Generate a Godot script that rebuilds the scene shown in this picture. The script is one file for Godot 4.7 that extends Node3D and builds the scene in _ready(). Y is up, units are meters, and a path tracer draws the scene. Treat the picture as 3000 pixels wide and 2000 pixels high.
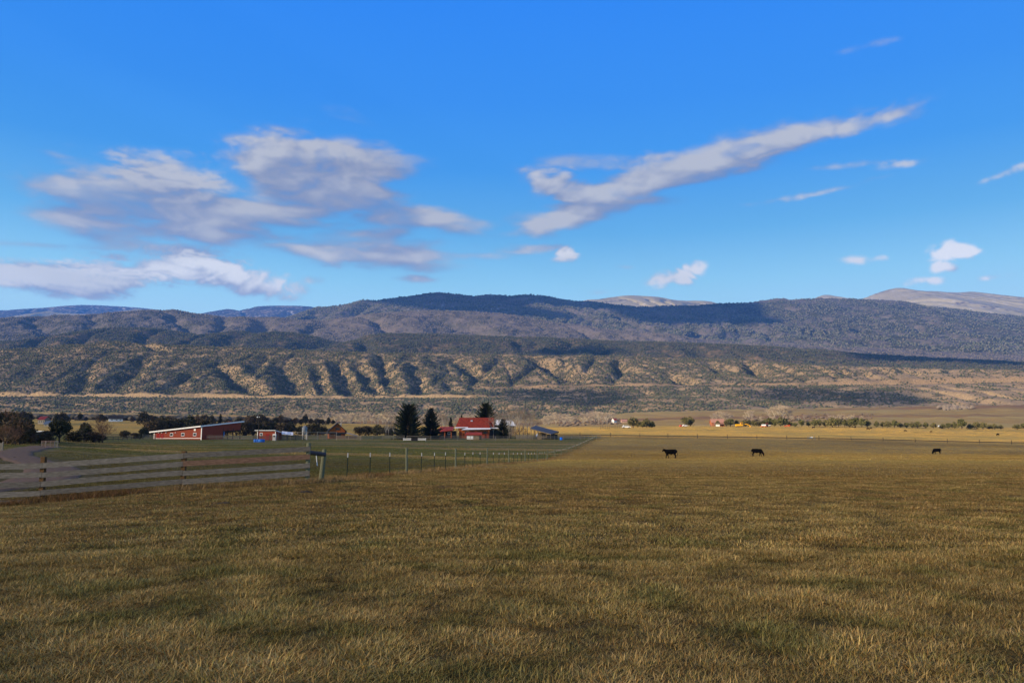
extends Node3D

const F := 2336.0            # focal length in pixels of the 3000-pixel-wide photograph
const EYE := 1.65
const PITCH := 0.13     # about 7.4 degrees up
const SUN := Vector3(-0.813, 0.292, 0.507)   # towards the sun

var rng := RandomNumberGenerator.new()
var n_a := FastNoiseLite.new()
var n_b := FastNoiseLite.new()
var n_c := FastNoiseLite.new()
var n_ridge := FastNoiseLite.new()
var M := {}
var used_names := {}

# ---------------------------------------------------------------- helpers

func slope_of(py: float) -> float:
	return tan(PITCH + atan((1000.0 - py) / F))

func side_of(px: float, py: float) -> float:
	return (px - 1500.0) / F / (cos(PITCH) - (1000.0 - py) / F * sin(PITCH))

func at(px: float, py: float, d: float) -> Vector3:      # a point d metres ahead, seen at that place in the photograph
	return Vector3(side_of(px, py) * d, EYE + slope_of(py) * d, -d)

func on(px: float, d: float) -> Vector3:                 # a point on the ground
	var x := side_of(px, 1290.0) * d
	return Vector3(x, ground(x, d), -d)

func numbered(s: String) -> String:
	var n: int = used_names.get(s, -1) + 1
	used_names[s] = n
	return s if n == 0 else "%s_%03d" % [s, n]

func tag(o: Node, label: String, category: String, group := "", kind := "") -> Node:
	if label: o.set_meta("label", label)
	if category: o.set_meta("category", category)
	if group: o.set_meta("group", group)
	if kind: o.set_meta("kind", kind)
	return o

func thing(called: String, label: String, category: String, where := Vector3.ZERO, turn := 0.0, group := "") -> Node3D:
	var o := Node3D.new()
	o.name = numbered(called)
	add_child(o)
	o.position = where
	o.rotation.y = turn
	tag(o, label, category, group)
	return o

func put_mesh(called: String, mesh: Mesh, m: Material, parent: Node = null) -> MeshInstance3D:
	var o := MeshInstance3D.new()
	o.mesh = mesh
	o.material_override = m
	o.cast_shadow = GeometryInstance3D.SHADOW_CASTING_SETTING_ON
	if parent == null:
		o.name = numbered(called)
		add_child(o)
	else:
		o.name = called
		parent.add_child(o, true)
	return o

func copy_of(o: Node3D, called: String, label: String, where: Vector3, turn: float, size := 1.0, group := "") -> Node3D:
	var c: Node3D = o.duplicate()
	c.name = numbered(called)
	add_child(c)
	c.position = where
	c.rotation.y = turn
	c.scale = Vector3.ONE * size
	c.set_meta("label", label)
	if group: c.set_meta("group", group)
	return c

func new_st() -> SurfaceTool:
	var st := SurfaceTool.new()
	st.begin(Mesh.PRIMITIVE_TRIANGLES)
	st.set_smooth_group(-1)
	return st

func done(st: SurfaceTool, called: String, m: Material, parent: Node = null) -> MeshInstance3D:
	st.generate_normals()
	return put_mesh(called, st.commit(), m, parent)

func tri(st: SurfaceTool, a: Vector3, b: Vector3, c: Vector3) -> void:
	st.add_vertex(a); st.add_vertex(b); st.add_vertex(c)

func quad(st: SurfaceTool, a: Vector3, b: Vector3, c: Vector3, d: Vector3) -> void:
	tri(st, a, b, c); tri(st, a, c, d)

func hexa(st: SurfaceTool, p: Array) -> void:   # eight corners: bottom 0-3 and top 4-7, each counter-clockwise from above
	quad(st, p[0], p[1], p[2], p[3])
	quad(st, p[7], p[6], p[5], p[4])
	for i in 4:
		var j := (i + 1) % 4
		quad(st, p[i], p[i + 4], p[j + 4], p[j])

func box(st: SurfaceTool, c: Vector3, s: Vector3, b := Basis.IDENTITY) -> void:
	var h := s / 2.0
	var p := []
	for y in [-h.y, h.y]:
		for k in [[-1, 1], [1, 1], [1, -1], [-1, -1]]:
			p.append(c + b * Vector3(h.x * k[0], y, h.z * k[1]))
	hexa(st, p)

func beam(st: SurfaceTool, a: Vector3, b: Vector3, w: float, h: float) -> void:   # a squared timber from a to b
	var f := b - a
	var l := f.length()
	var z := f / l
	var up := Vector3.UP if absf(z.y) < 0.95 else Vector3.RIGHT
	var x := up.cross(z).normalized()
	box(st, (a + b) / 2.0, Vector3(w, h, l), Basis(x, z.cross(x), z))

func tube(st: SurfaceTool, a: Vector3, b: Vector3, ra: float, rb: float, n := 8, caps := true) -> void:
	var z := (b - a).normalized()
	var up := Vector3.UP if absf(z.y) < 0.95 else Vector3.RIGHT
	var x := up.cross(z).normalized()
	var y := z.cross(x)
	for i in n:
		var t0 := TAU * i / n
		var t1 := TAU * (i + 1) / n
		var d0 := x * cos(t0) + y * sin(t0)
		var d1 := x * cos(t1) + y * sin(t1)
		st.set_smooth_group(1 if n > 4 else -1)
		quad(st, a + d0 * ra, b + d0 * rb, b + d1 * rb, a + d1 * ra)
		st.set_smooth_group(-1)
		if caps:
			tri(st, a, a + d0 * ra, a + d1 * ra)
			tri(st, b, b + d1 * rb, b + d0 * rb)

func lathe(st: SurfaceTool, base: Vector3, prof: Array, n := 16) -> void:   # prof: (radius, height) pairs from bottom to top
	st.set_smooth_group(1)
	for k in prof.size() - 1:
		var p: Vector2 = prof[k]
		var q: Vector2 = prof[k + 1]
		for i in n:
			var c0 := Vector3(cos(TAU * i / n), 0, sin(TAU * i / n))
			var c1 := Vector3(cos(TAU * (i + 1) / n), 0, sin(TAU * (i + 1) / n))
			var y0 := Vector3(0, p.y, 0) + base
			var y1 := Vector3(0, q.y, 0) + base
			quad(st, y0 + c0 * p.x, y0 + c1 * p.x, y1 + c1 * q.x, y1 + c0 * q.x)
	st.set_smooth_group(-1)

func lin(r: float, g: float, b: float) -> Color:     # a material colour from linear values
	return Color(r, g, b).linear_to_srgb()

func noise_tex(seed_: int, freq: float, lo: Color, hi: Color, size := 256, normal := false, fractal := 4) -> NoiseTexture2D:
	var n := FastNoiseLite.new()
	n.seed = seed_
	n.noise_type = FastNoiseLite.TYPE_SIMPLEX_SMOOTH
	n.frequency = freq
	n.fractal_octaves = fractal
	var t := NoiseTexture2D.new()
	t.width = size
	t.height = size
	t.seamless = true
	t.noise = n
	if normal:
		t.as_normal_map = true
		t.bump_strength = 4.0
	else:
		var g := Gradient.new()
		g.set_color(0, lo)
		g.set_color(1, hi)
		t.color_ramp = g
	return t

func mat(c: Color, rough := 0.85, tex: Texture2D = null, scale := 1.0, metallic := 0.0) -> StandardMaterial3D:
	var m := StandardMaterial3D.new()
	m.albedo_color = c
	m.roughness = rough
	m.metallic = metallic
	m.metallic_specular = 0.3
	if tex:
		m.albedo_texture = tex
		m.uv1_triplanar = true
		m.uv1_scale = Vector3.ONE * scale
	return m

func painted(rough := 0.95) -> StandardMaterial3D:       # takes its colour from the vertices
	var m := StandardMaterial3D.new()
	m.vertex_color_use_as_albedo = true
	m.roughness = rough
	m.metallic_specular = 0.15
	return m

func scatter(called: String, mesh: Mesh, m: Material, rows: Array, parent: Node = null, kind := "stuff") -> MultiMeshInstance3D:   # rows of [Transform3D, Color]
	var mm := MultiMesh.new()
	mm.transform_format = MultiMesh.TRANSFORM_3D
	mm.use_colors = true
	mm.mesh = mesh
	mm.instance_count = rows.size()
	for i in rows.size():
		mm.set_instance_transform(i, rows[i][0])
		mm.set_instance_color(i, rows[i][1])
	var o := MultiMeshInstance3D.new()
	o.multimesh = mm
	o.material_override = m
	o.set_meta("kind", kind)
	if parent == null:
		o.name = numbered(called)
		add_child(o)
	else:
		o.name = called
		parent.add_child(o, true)
	return o

# ---------------------------------------------------------------- the lie of the land

var g_d := [0.0, 15.0, 30.0, 60.0, 100.0, 130.0, 180.0, 270.0, 340.0, 430.0, 520.0, 650.0, 800.0, 1100.0, 1400.0, 1650.0, 2200.0]
var g_h := []

func make_ground_table() -> void:
	# heights over the camera's feet: rows by distance, columns from left to right across the view
	g_h = [
		[0, 0, 0, 0, 0, 0, 0],
		[-0.12, -0.02, 0.02, 0, 0, 0, 0],
		[-0.42, -0.03, 0.2, 0.12, 0.05, 0, 0],
		[0.45, -0.1, -0.03, 0, 0, 0, 0],
		[1.5, 0.4, 0.2, -0.35, -0.3, -0.3, -0.3],
		[2.1, 0.9, 0.6, -0.35, -0.3, -0.3, -0.4],
		[3.2, 1.75, 1.5, 0.6, 0.3, -0.1, -0.5],
		[5.1, 3.85, 3.75, 3.4, 2.7, 1.5, 0.7],
	]
	var ys := [
		[1265, 1275, 1278, 1277, 1283, 1291, 1302],
		[1256, 1264, 1269, 1267, 1263, 1268, 1280],
		[1248, 1252, 1258, 1260, 1255, 1260, 1270],
		[1228, 1236, 1242, 1252, 1249, 1251, 1258],
		[1225, 1233, 1242, 1253, 1243, 1241, 1245],
		[1221, 1228, 1240, 1247, 1232, 1226, 1222],
		[1213, 1220, 1230, 1236, 1216, 1208, 1202],
		[1203, 1210, 1219, 1225, 1204, 1196, 1188],
		[1190, 1195, 1200, 1200, 1190, 1180, 1172],
	]
	for k in ys.size():
		var row := []
		for v in ys[k]:
			row.append(EYE + slope_of(v) * g_d[8 + k])
		g_h.append(row)

func row_height(k: int, u: float) -> float:
	var r: Array = g_h[clampi(k, 0, g_d.size() - 1)]
	var f := clampf((u + 0.636) / 0.212, 0.0, 5.999)
	var i := int(f)
	var t := f - i
	return cubic_interpolate(r[i], r[i + 1], r[maxi(i - 1, 0)], r[mini(i + 2, 6)], t)

func ground(x: float, d: float) -> float:
	var last := g_d.size() - 1
	var u := x / maxf(d, 6.0)
	var h: float
	if d <= 0.0:
		h = 0.0
	elif d >= g_d[last]:
		h = row_height(last, u)
	else:
		var k: int = g_d.bsearch(d) - 1
		k = clampi(k, 0, last - 1)
		var d0: float = g_d[k]
		var d1: float = g_d[k + 1]
		var h0 := row_height(k, u)
		var h1 := row_height(k + 1, u)
		var dm: float = g_d[maxi(k - 1, 0)]
		var dp: float = g_d[mini(k + 2, last)]
		var m0 := (h1 - row_height(k - 1, u)) / maxf(d1 - dm, 1.0) * (d1 - d0)
		var m1 := (row_height(k + 2, u) - h0) / maxf(dp - d0, 1.0) * (d1 - d0)
		var t := (d - d0) / (d1 - d0)
		var t2 := t * t
		var t3 := t2 * t
		h = (2 * t3 - 3 * t2 + 1) * h0 + (t3 - 2 * t2 + t) * m0 + (-2 * t3 + 3 * t2) * h1 + (t3 - t2) * m1
	h += 0.05 * n_a.get_noise_2d(x * 6.0, d * 6.0) * smoothstep(2.0, 12.0, d)
	h += 0.6 * n_b.get_noise_2d(x * 1.0, d * 1.6) * smoothstep(340.0, 420.0, d) + 4.0 * n_b.get_noise_2d(x * 0.25, d * 0.5) * smoothstep(700.0, 1000.0, d)
	return h

func fence_x(d: float) -> float:       # the wire fence that runs away from the camera
	return 0.1472 * d - 12.74

func smooth(a: float, b: float, v: float) -> float:
	return smoothstep(a, b, v)

func soil(x: float, d: float) -> Color:     # what grows and lies on the ground there, as a base colour, with one painted band of shade
	var patch := n_a.get_noise_2d(x * 0.9, d * 0.9)
	var fine := n_b.get_noise_2d(x * 9.0, d * 9.0)
	var deep := n_a.get_noise_2d(x * 55.0 + 70.0, d * 45.0)
	var straw := Color(0.232, 0.166, 0.066)
	var green := Color(0.115, 0.118, 0.038)
	var brown := Color(0.180, 0.110, 0.045)
	var c := straw.lerp(green, 0.65 * smooth(-0.05, 0.45, 0.7 * patch + 0.6 * fine)).lerp(brown, 0.6 * smooth(0.1, 0.5, -patch + 0.5 * fine))
	c = c.lerp(Color(0.085, 0.090, 0.030), 0.6 * smooth(0.0, 0.5, deep + 0.15 * (1.0 - smooth(4.0, 14.0, d)) * (1.0 - smooth(-4.0, 2.0, x))) * (1.0 - smooth(30.0, 60.0, d)))
	if d > 15.0 and d < 420.0:
		var row := n_c.get_noise_2d((x - 0.147 * d) * 2.2, d * 0.12)      # mown swaths run along the fence
		c = c.lerp(straw, smooth(0.1, 0.5, row) * 0.5)
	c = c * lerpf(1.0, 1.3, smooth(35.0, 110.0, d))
	c = c.lerp(Color(0.40, 0.275, 0.085) * (1.0 + 0.5 * patch), 0.68 * smooth(60.0, 150.0, d))
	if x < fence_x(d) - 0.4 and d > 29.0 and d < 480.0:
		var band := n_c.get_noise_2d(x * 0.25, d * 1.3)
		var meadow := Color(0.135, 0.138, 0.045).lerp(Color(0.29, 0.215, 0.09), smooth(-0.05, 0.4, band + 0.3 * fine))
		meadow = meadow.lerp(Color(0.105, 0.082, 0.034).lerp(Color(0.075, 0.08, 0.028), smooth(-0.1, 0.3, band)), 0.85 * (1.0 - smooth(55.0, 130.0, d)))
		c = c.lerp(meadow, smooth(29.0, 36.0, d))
	var gold := Color(0.60, 0.39, 0.10).lerp(Color(0.45, 0.33, 0.10), smooth(-0.1, 0.4, n_c.get_noise_2d(x * 0.35, d * 0.8)))
	gold = gold.lerp(Color(0.20, 0.18, 0.06), 0.6 * smooth(0.15, 0.5, n_b.get_noise_2d(x * 0.12, d * 0.9)))
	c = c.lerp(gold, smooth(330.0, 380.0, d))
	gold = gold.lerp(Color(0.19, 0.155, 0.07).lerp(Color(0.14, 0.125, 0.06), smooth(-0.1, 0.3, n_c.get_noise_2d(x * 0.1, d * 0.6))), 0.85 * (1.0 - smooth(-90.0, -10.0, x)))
	gold = gold.lerp(Color(0.20, 0.15, 0.055), 0.75 * smooth(430.0, 455.0, d + 0.06 * x) * (1.0 - smooth(520.0, 545.0, d + 0.06 * x)) * smooth(-20.0, 60.0, x))  # painted band: darker colour for the shade of ground sloping away
	var far := Color(0.37, 0.255, 0.095).lerp(Color(0.40, 0.31, 0.12), smooth(-0.2, 0.3, n_b.get_noise_2d(x * 0.03, d * 0.25))).lerp(Color(0.27, 0.165, 0.08), smooth(0.1, 0.4, n_a.get_noise_2d(x * 0.01, d * 0.12 + 40.0)))
	c = c.lerp(far, smooth(660.0, 760.0, d))
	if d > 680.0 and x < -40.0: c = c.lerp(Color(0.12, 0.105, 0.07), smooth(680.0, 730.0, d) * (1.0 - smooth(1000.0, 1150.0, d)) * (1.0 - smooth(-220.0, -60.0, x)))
	return c

# ---------------------------------------------------------------- camera, sky and sun

func make_camera() -> void:
	var cam := Camera3D.new()
	cam.name = "camera"
	cam.position = Vector3(0, EYE, 0)
	cam.rotation.x = PITCH
	cam.fov = rad_to_deg(2.0 * atan(1000.0 / F))
	cam.near = 0.1
	cam.far = 80000.0
	add_child(cam)
	cam.current = true

func make_light() -> void:
	var sun := DirectionalLight3D.new()
	sun.name = "sun"
	add_child(sun)
	sun.look_at_from_position(SUN, Vector3.ZERO)
	sun.light_color = Color(1.0, 0.89, 0.73)
	sun.light_energy = 1.6
	sun.light_angular_distance = 0.5
	sun.shadow_enabled = true
	var world := WorldEnvironment.new()
	world.name = "world"
	var e := Environment.new()
	e.background_mode = Environment.BG_SKY
	e.tonemap_mode = Environment.TONE_MAPPER_LINEAR
	e.tonemap_exposure = EXPOSURE
	e.sdfgi_enabled = true
	e.ssao_enabled = true
	e.ssil_enabled = true
	e.fog_enabled = true
	e.fog_density = 0.000046
	e.fog_light_color = Color(0.35, 0.61, 1.0)
	var sky := Sky.new()
	var p := PanoramaSkyMaterial.new()
	p.panorama = make_sky()
	p.energy_multiplier = 1.0
	sky.sky_material = p
	e.sky = sky
	world.environment = e
	add_child(world)

const EXPOSURE := 1.9

func make_sky() -> ImageTexture:
	var w := 4096
	var h := 2048
	var im := Image.create_empty(w, h, false, Image.FORMAT_RGBAF)
	# the air: deep blue overhead, paler towards the horizon (display values, divided by the exposure)
	var els := [-90.0, -0.6, 0.0, 4.0, 9.0, 11.5, 15.0, 19.5, 24.0, 31.0, 45.0, 65.0, 90.0]
	var cols := [[104, 92, 66], [104, 92, 66], [212, 245, 250], [208, 245, 251], [192, 240, 252], [166, 230, 253], [118, 202, 254], [72, 170, 255], [54, 153, 255], [38, 139, 255], [28, 114, 240], [30, 98, 222], [24, 88, 208]]
	var air: Array[Color] = []
	for r in h:
		var el := 90.0 - (r + 0.5) / h * 180.0
		var k := 0
		while k < els.size() - 2 and el > els[k + 1]:
			k += 1
		var t := clampf((el - els[k]) / (els[k + 1] - els[k]), 0.0, 1.0)
		var a := Color8(cols[k][0], cols[k][1], cols[k][2]).srgb_to_linear()
		var b := Color8(cols[k + 1][0], cols[k + 1][1], cols[k + 1][2]).srgb_to_linear()
		var c := a.lerp(b, t) * ((1.0 + 0.75 * (1.0 - smoothstep(3.0, 17.0, el)) * smoothstep(-0.6, 0.2, el)) / EXPOSURE)
		c.a = 1.0
		air.append(c)
		im.fill_rect(Rect2i(0, r, w, 1), c)
	# the clouds: soft banks in front of the camera, and more like them all round
	var top := int((90.0 - 84.0) / 180.0 * h)
	var rows := h / 2 - top
	var field := PackedFloat32Array()
	var white := PackedFloat32Array()
	field.resize(rows * w)
	white.resize(rows * w)
	var blobs := []      # azimuth, elevation, half width, half height (degrees), tilt, weight, whiteness
	var seen := [        # centre, half width, half height in the photograph at 2352 pixels across; tilt; weight; whiteness
		[300, 455, 190, 60, 0.05, 1.0, 0.1], [375, 395, 90, 42, 0.1, 0.8, 0.35], [440, 470, 160, 50, 0.1, 0.7, 0.0], [560, 495, 170, 22, 0.03, 0.7, 0.0], [250, 530, 150, 24, 0.0, 0.55, 0.0], [330, 570, 170, 22, -0.05, 0.6, 0.0], [500, 530, 110, 22, 0, 0.5, 0.0],
		[650, 365, 110, 52, 0.1, 0.9, 0.25], [740, 385, 150, 65, 0.1, 0.9, 0.1], [870, 365, 120, 26, 0.12, 0.8, 0.0], [690, 450, 110, 40, 0.0, 0.8, 0.1], [790, 460, 60, 22, 0.0, 0.5, 0.1],
		[910, 480, 110, 34, 0.12, 0.95, 0.1], [1010, 510, 100, 20, 0.1, 0.8, 0.0], [840, 560, 170, 34, 0.05, 0.85, 0.1], [720, 575, 80, 14, 0.0, 0.6, 0.1], [900, 600, 120, 22, 0.05, 0.7, 0.1], [750, 595, 90, 20, 0.1, 0.6, 0.2],
		[100, 640, 150, 26, 0.0, 0.9, 0.3], [170, 668, 90, 18, 0.05, 0.7, 0.5], [330, 622, 150, 24, -0.02, 0.9, 0.7], [470, 612, 90, 26, 0.1, 0.9, 0.9], [570, 645, 85, 32, 0.1, 0.95, 0.7], [230, 640, 120, 24, 0, 0.7, 0.2],
		[60, 562, 100, 9, -0.05, 0.55, 0.0], [20, 640, 60, 26, 0, 0.7, 0.6], [690, 660, 30, 12, 0, 0.45, 0.2], [720, 642, 26, 8, 0, 0.5, 0.2], [955, 640, 55, 9, 0.0, 0.65, 0.4], [670, 685, 26, 8, 0, 0.4, 0.3],
		[1268, 425, 66, 28, 0.1, 0.85, 0.4], [1330, 440, 77, 19, 0.2, 0.6, 0.2], [1275, 505, 88, 28, -0.12, 0.85, 0.1], [1370, 480, 110, 21, -0.12, 0.75, 0.15], [1470, 468, 88, 11, -0.02, 0.6, 0.1], [1400, 440, 99, 17, -0.1, 0.6, 0.15], [1480, 408, 121, 31, -0.16, 0.8, 0.15], [1590, 380, 132, 40, -0.2, 0.85, 0.15], [1710, 345, 121, 38, -0.22, 0.85, 0.15], [1800, 335, 77, 26, -0.1, 0.5, 0.0], [1850, 306, 121, 21, -0.2, 0.75, 0.2], [1980, 280, 121, 15, -0.18, 0.7, 0.25], [2080, 264, 55, 14, -0.1, 0.5, 0.25], [1330, 374, 132, 17, -0.02, 0.62, 0.05], [1650, 400, 110, 14, -0.08, 0.45, 0.0], [1240, 522, 55, 12, -0.1, 0.5, 0.0],
		[180, 440, 90, 34, 0.0, 0.6, 0.0], [130, 490, 70, 24, 0.0, 0.6, 0.0], [460, 540, 120, 18, 0, 0.5, 0.0], [620, 400, 60, 40, 0, 0.5, 0.1], [800, 420, 80, 30, 0, 0.5, 0.0], [640, 480, 90, 16, 0, 0.5, 0.0], [960, 580, 80, 16, 0, 0.5, 0.1], [880, 520, 90, 24, 0, 0.5, 0.1],
		[1215, 570, 62, 11, -0.05, 0.7, 0.2], [1110, 588, 80, 8, -0.03, 0.45, 0.1], [1298, 584, 22, 14, 0, 1.0, 0.8], [1296, 596, 28, 8, 0, 0.6, 0.3], [1550, 636, 30, 18, -0.05, 0.7, 0.6], [1595, 618, 28, 15, 0, 0.85, 0.8], [1512, 642, 30, 17, 0, 0.75, 0.6], [1572, 640, 24, 14, 0, 0.7, 0.6],
		[2182, 572, 34, 17, 0, 0.95, 1.0], [2208, 582, 28, 13, 0, 0.6, 1.0], [2156, 584, 24, 12, 0, 0.8, 1.0], [2215, 585, 28, 10, 0, 0.9, 1.0], [2166, 612, 24, 13, 0.1, 0.8, 0.9], [2122, 646, 46, 8, 0, 0.65, 0.8], [2282, 636, 40, 6, 0, 0.5, 0.8], [1958, 596, 36, 10, 0.1, 0.48, 0.7], [2024, 594, 14, 8, 0, 0.45, 0.7], [2062, 378, 48, 9, -0.05, 0.55, 0.5], [1930, 380, 80, 7, 0, 0.42, 0.3], [1870, 441, 150, 6, -0.09, 0.52, 0.4], [2312, 398, 42, 9, -0.22, 0.55, 0.6], [2000, 104, 70, 9, -0.05, 0.40, 0.3], [1430, 613, 28, 5, 0, 0.42, 0.2], [1370, 672, 26, 5, 0, 0.42, 0.3], [800, 262, 70, 14, 0.2, 0.36, 0.1],
	]
	for s in seen:
		var px: float = s[0] * 1.27551
		var py: float = s[1] * 1.27551
		var v := at(px, py, 1.0) - Vector3(0, EYE, 0)
		var dist := v.length() / Vector2(v.x, v.z).length()
		var scale_ := rad_to_deg(1.27551 / F) / v.length()
		blobs.append([rad_to_deg(atan2(v.x, -v.z)), rad_to_deg(asin(v.normalized().y)), s[2] * scale_ * dist, s[3] * scale_, s[4], s[5], s[6]])
	rng.seed = 77
	for i in 150:
		var az := rng.randf_range(41.0, 319.0)
		var el := rng.randf_range(5.0, 36.0)
		var big := rng.randf_range(2.0, 7.0)
		for j in 3:
			blobs.append([az + rng.randf_range(-1, 1) * big, el + rng.randf_range(-0.3, 0.3) * big, big * rng.randf_range(0.5, 1.1), big * rng.randf_range(0.12, 0.3), rng.randf_range(-0.15, 0.15), rng.randf_range(0.5, 0.9), rng.randf_range(0.0, 0.5)])
	for i in 120:           # unseen cloud bank added overhead to make the sky light brighter and less blue
		var az := rng.randf_range(0.0, 360.0)
		var el := rng.randf_range(42.0, 76.0)
		var big := rng.randf_range(5.0, 11.0)
		blobs.append([az, el, big / cos(deg_to_rad(el)), big * rng.randf_range(0.3, 0.5), 0.0, rng.randf_range(0.6, 1.0), rng.randf_range(0.2, 0.6)])
	var per := w / 360.0
	var warp := FastNoiseLite.new()
	warp.seed = 8
	warp.noise_type = FastNoiseLite.TYPE_SIMPLEX_SMOOTH
	warp.frequency = 0.20
	warp.fractal_octaves = 4
	warp.fractal_gain = 0.55
	for b in blobs:
		var outside: bool = b[0] > 41.0 and b[0] < 319.0 or b[1] > 40.0
		var step := 4 if outside else 1
		var rx: float = b[2] * 2.4
		var ry: float = b[3] * 2.4
		var r0 := maxi(0, int((90.0 - (b[1] + ry + rx * absf(b[4]))) * per) - top)
		var r1 := mini(rows - 1, int((90.0 - (b[1] - ry - rx * absf(b[4]))) * per) - top)
		var c0 := int((b[0] - rx) * per)
		var c1 := int((b[0] + rx) * per)
		for r in range(r0 / step * step, r1 + 1, step):
			var el: float = 90.0 - (r + top + 0.5) / per
			for c in range(c0 / step * step, c1 + 1, step):
				var dx: float = c / per - b[0]
				var dy: float = el - b[1] + dx * b[4]
				if not outside:
					var soft: float = 1.0 - 0.55 * b[6]
					dx += (0.32 * b[2] + 0.25 * minf(1.0, b[2] * 0.3)) *  warp.get_noise_2d(c / per * 0.9 + b[0] * 7.0, el * 3.0) * (0.6 + soft)
					dy += (0.42 * b[3] + 0.10 * minf(1.0, b[2] * 0.3)) *  warp.get_noise_2d(c / per * (2.2 - 1.5 * soft) + 50.0, el * 3.2 + b[0]) * 1.5
				var q: float = (dx / b[2]) * (dx / b[2]) + (dy / b[3]) * (dy / b[3])
				if q < 5.6:
					var f: float = b[5] * exp(-0.62 * q - 0.22 * q * q)
					var cc := posmod(c, w)
					for r2 in step:
						if r + r2 >= rows: break
						for k2 in step:
							var i: int = (r + r2) * w + (cc + k2) % w
							field[i] += f
							white[i] += f * b[6]
	var nz := FastNoiseLite.new()
	nz.seed = 5
	nz.noise_type = FastNoiseLite.TYPE_SIMPLEX_SMOOTH
	nz.frequency = 0.16
	nz.fractal_octaves = 5
	nz.fractal_gain = 0.55
	var dark := Color8(118, 140, 182).srgb_to_linear()
	var mid := Color8(164, 167, 180).srgb_to_linear()
	var grey := Color8(212, 209, 203).srgb_to_linear()
	var snow := Color8(250, 246, 238).srgb_to_linear()
	for r in rows:
		var el := 90.0 - (r + top) / per
		var above := maxi(r - 13, 0) * w
		for c in w:
			var i := r * w + c
			var f := field[i]
			if f > 0.03:
				var az := (c if c < w / 2 else c - w) / per
				var puff := clampf(white[i] / f, 0.0, 1.0)
				var n := nz.get_noise_2d(az * lerpf(0.8, 4.5, puff), el * lerpf(2.6, 5.0, puff))
				var broad := nz.get_noise_2d(az * 0.45 + 300.0, el * 1.1)
				var hold := minf(1.0, f * 2.5)
				var d := minf(f, 1.0) + (n * lerpf(0.34, 0.8, puff) + broad * 0.25) * hold
				var a := smoothstep(0.05, lerpf(1.12, 0.66, puff), d)
				if a > 0.003:
					var shift := posmod(c - 12, w)
					var rise := minf(f, 1.2) - minf(field[above + shift], 1.2)       # towards the light the bank thins out
					var lit := clampf(0.46 + 0.50 * rise + 0.50 * n + 0.32 * broad + 0.34 * puff, 0.0, 1.0)
					var bright := grey.lerp(snow, puff)
					var col := dark.lerp(mid, lit * 2.0) if lit < 0.5 else mid.lerp(bright, lit * 2.0 - 1.0)
					var through := 1.0 + lerpf(0.55, 0.9, puff) * (1.0 - smoothstep(4.0, 20.0, el))      # low clouds shine through more haze
					var res := air[r + top].lerp(col * (through / EXPOSURE), a * 0.94)
					res.a = 1.0
					im.set_pixel(c, r + top, res)
	return ImageTexture.create_from_image(im)

# ---------------------------------------------------------------- unseen clouds outlined to cast wanted shadows on the land (they float outside the frame, towards the sun)

func cloud(where: Vector3, outline: Array, thick: float, alpha: float, label: String) -> void:   # outline: (x, distance ahead) offsets in metres round the cloud's middle
	var st := new_st()
	st.set_smooth_group(1)
	var n := outline.size()
	var rings := 7
	var pts := []
	for k in rings + 1:
		var f := sin(float(k) / rings * PI / 2.0)
		var ring := []
		for i in n:
			var o: Vector2 = outline[i] * f
			var bulge := sqrt(maxf(0.0, 1.0 - f * f)) * (0.75 + 0.5 * n_b.get_noise_2d(o.x * 0.02 + where.x, o.y * 0.02))
			ring.append([Vector3(o.x, thick * bulge, -o.y), Vector3(o.x, -0.3 * thick * bulge, -o.y)])
		pts.append(ring)
	for k in rings:
		for i in n:
			var j := (i + 1) % n
			quad(st, pts[k][i][0], pts[k + 1][i][0], pts[k + 1][j][0], pts[k][j][0])
			quad(st, pts[k][i][1], pts[k][j][1], pts[k + 1][j][1], pts[k + 1][i][1])
	var m := mat(Color(0.9, 0.9, 0.9), 1.0)
	m.transparency = BaseMaterial3D.TRANSPARENCY_ALPHA
	m.albedo_color.a = alpha
	var o := done(st, "cloud", m)
	o.position = where
	tag(o, label, "cloud", "", "structure")

func round_outline(rx: float, rd: float, tilt: float, seed_: float, n := 40, rough := 0.35) -> Array:
	var res := []
	for i in n:
		var a := TAU * i / n
		var f := 1.0 + rough * n_a.get_noise_2d(cos(a) * 25.0 + seed_ * 91.0, sin(a) * 25.0)
		res.append(Vector2(cos(a) * rx * f, sin(a) * rd * f).rotated(tilt))
	return res

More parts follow.
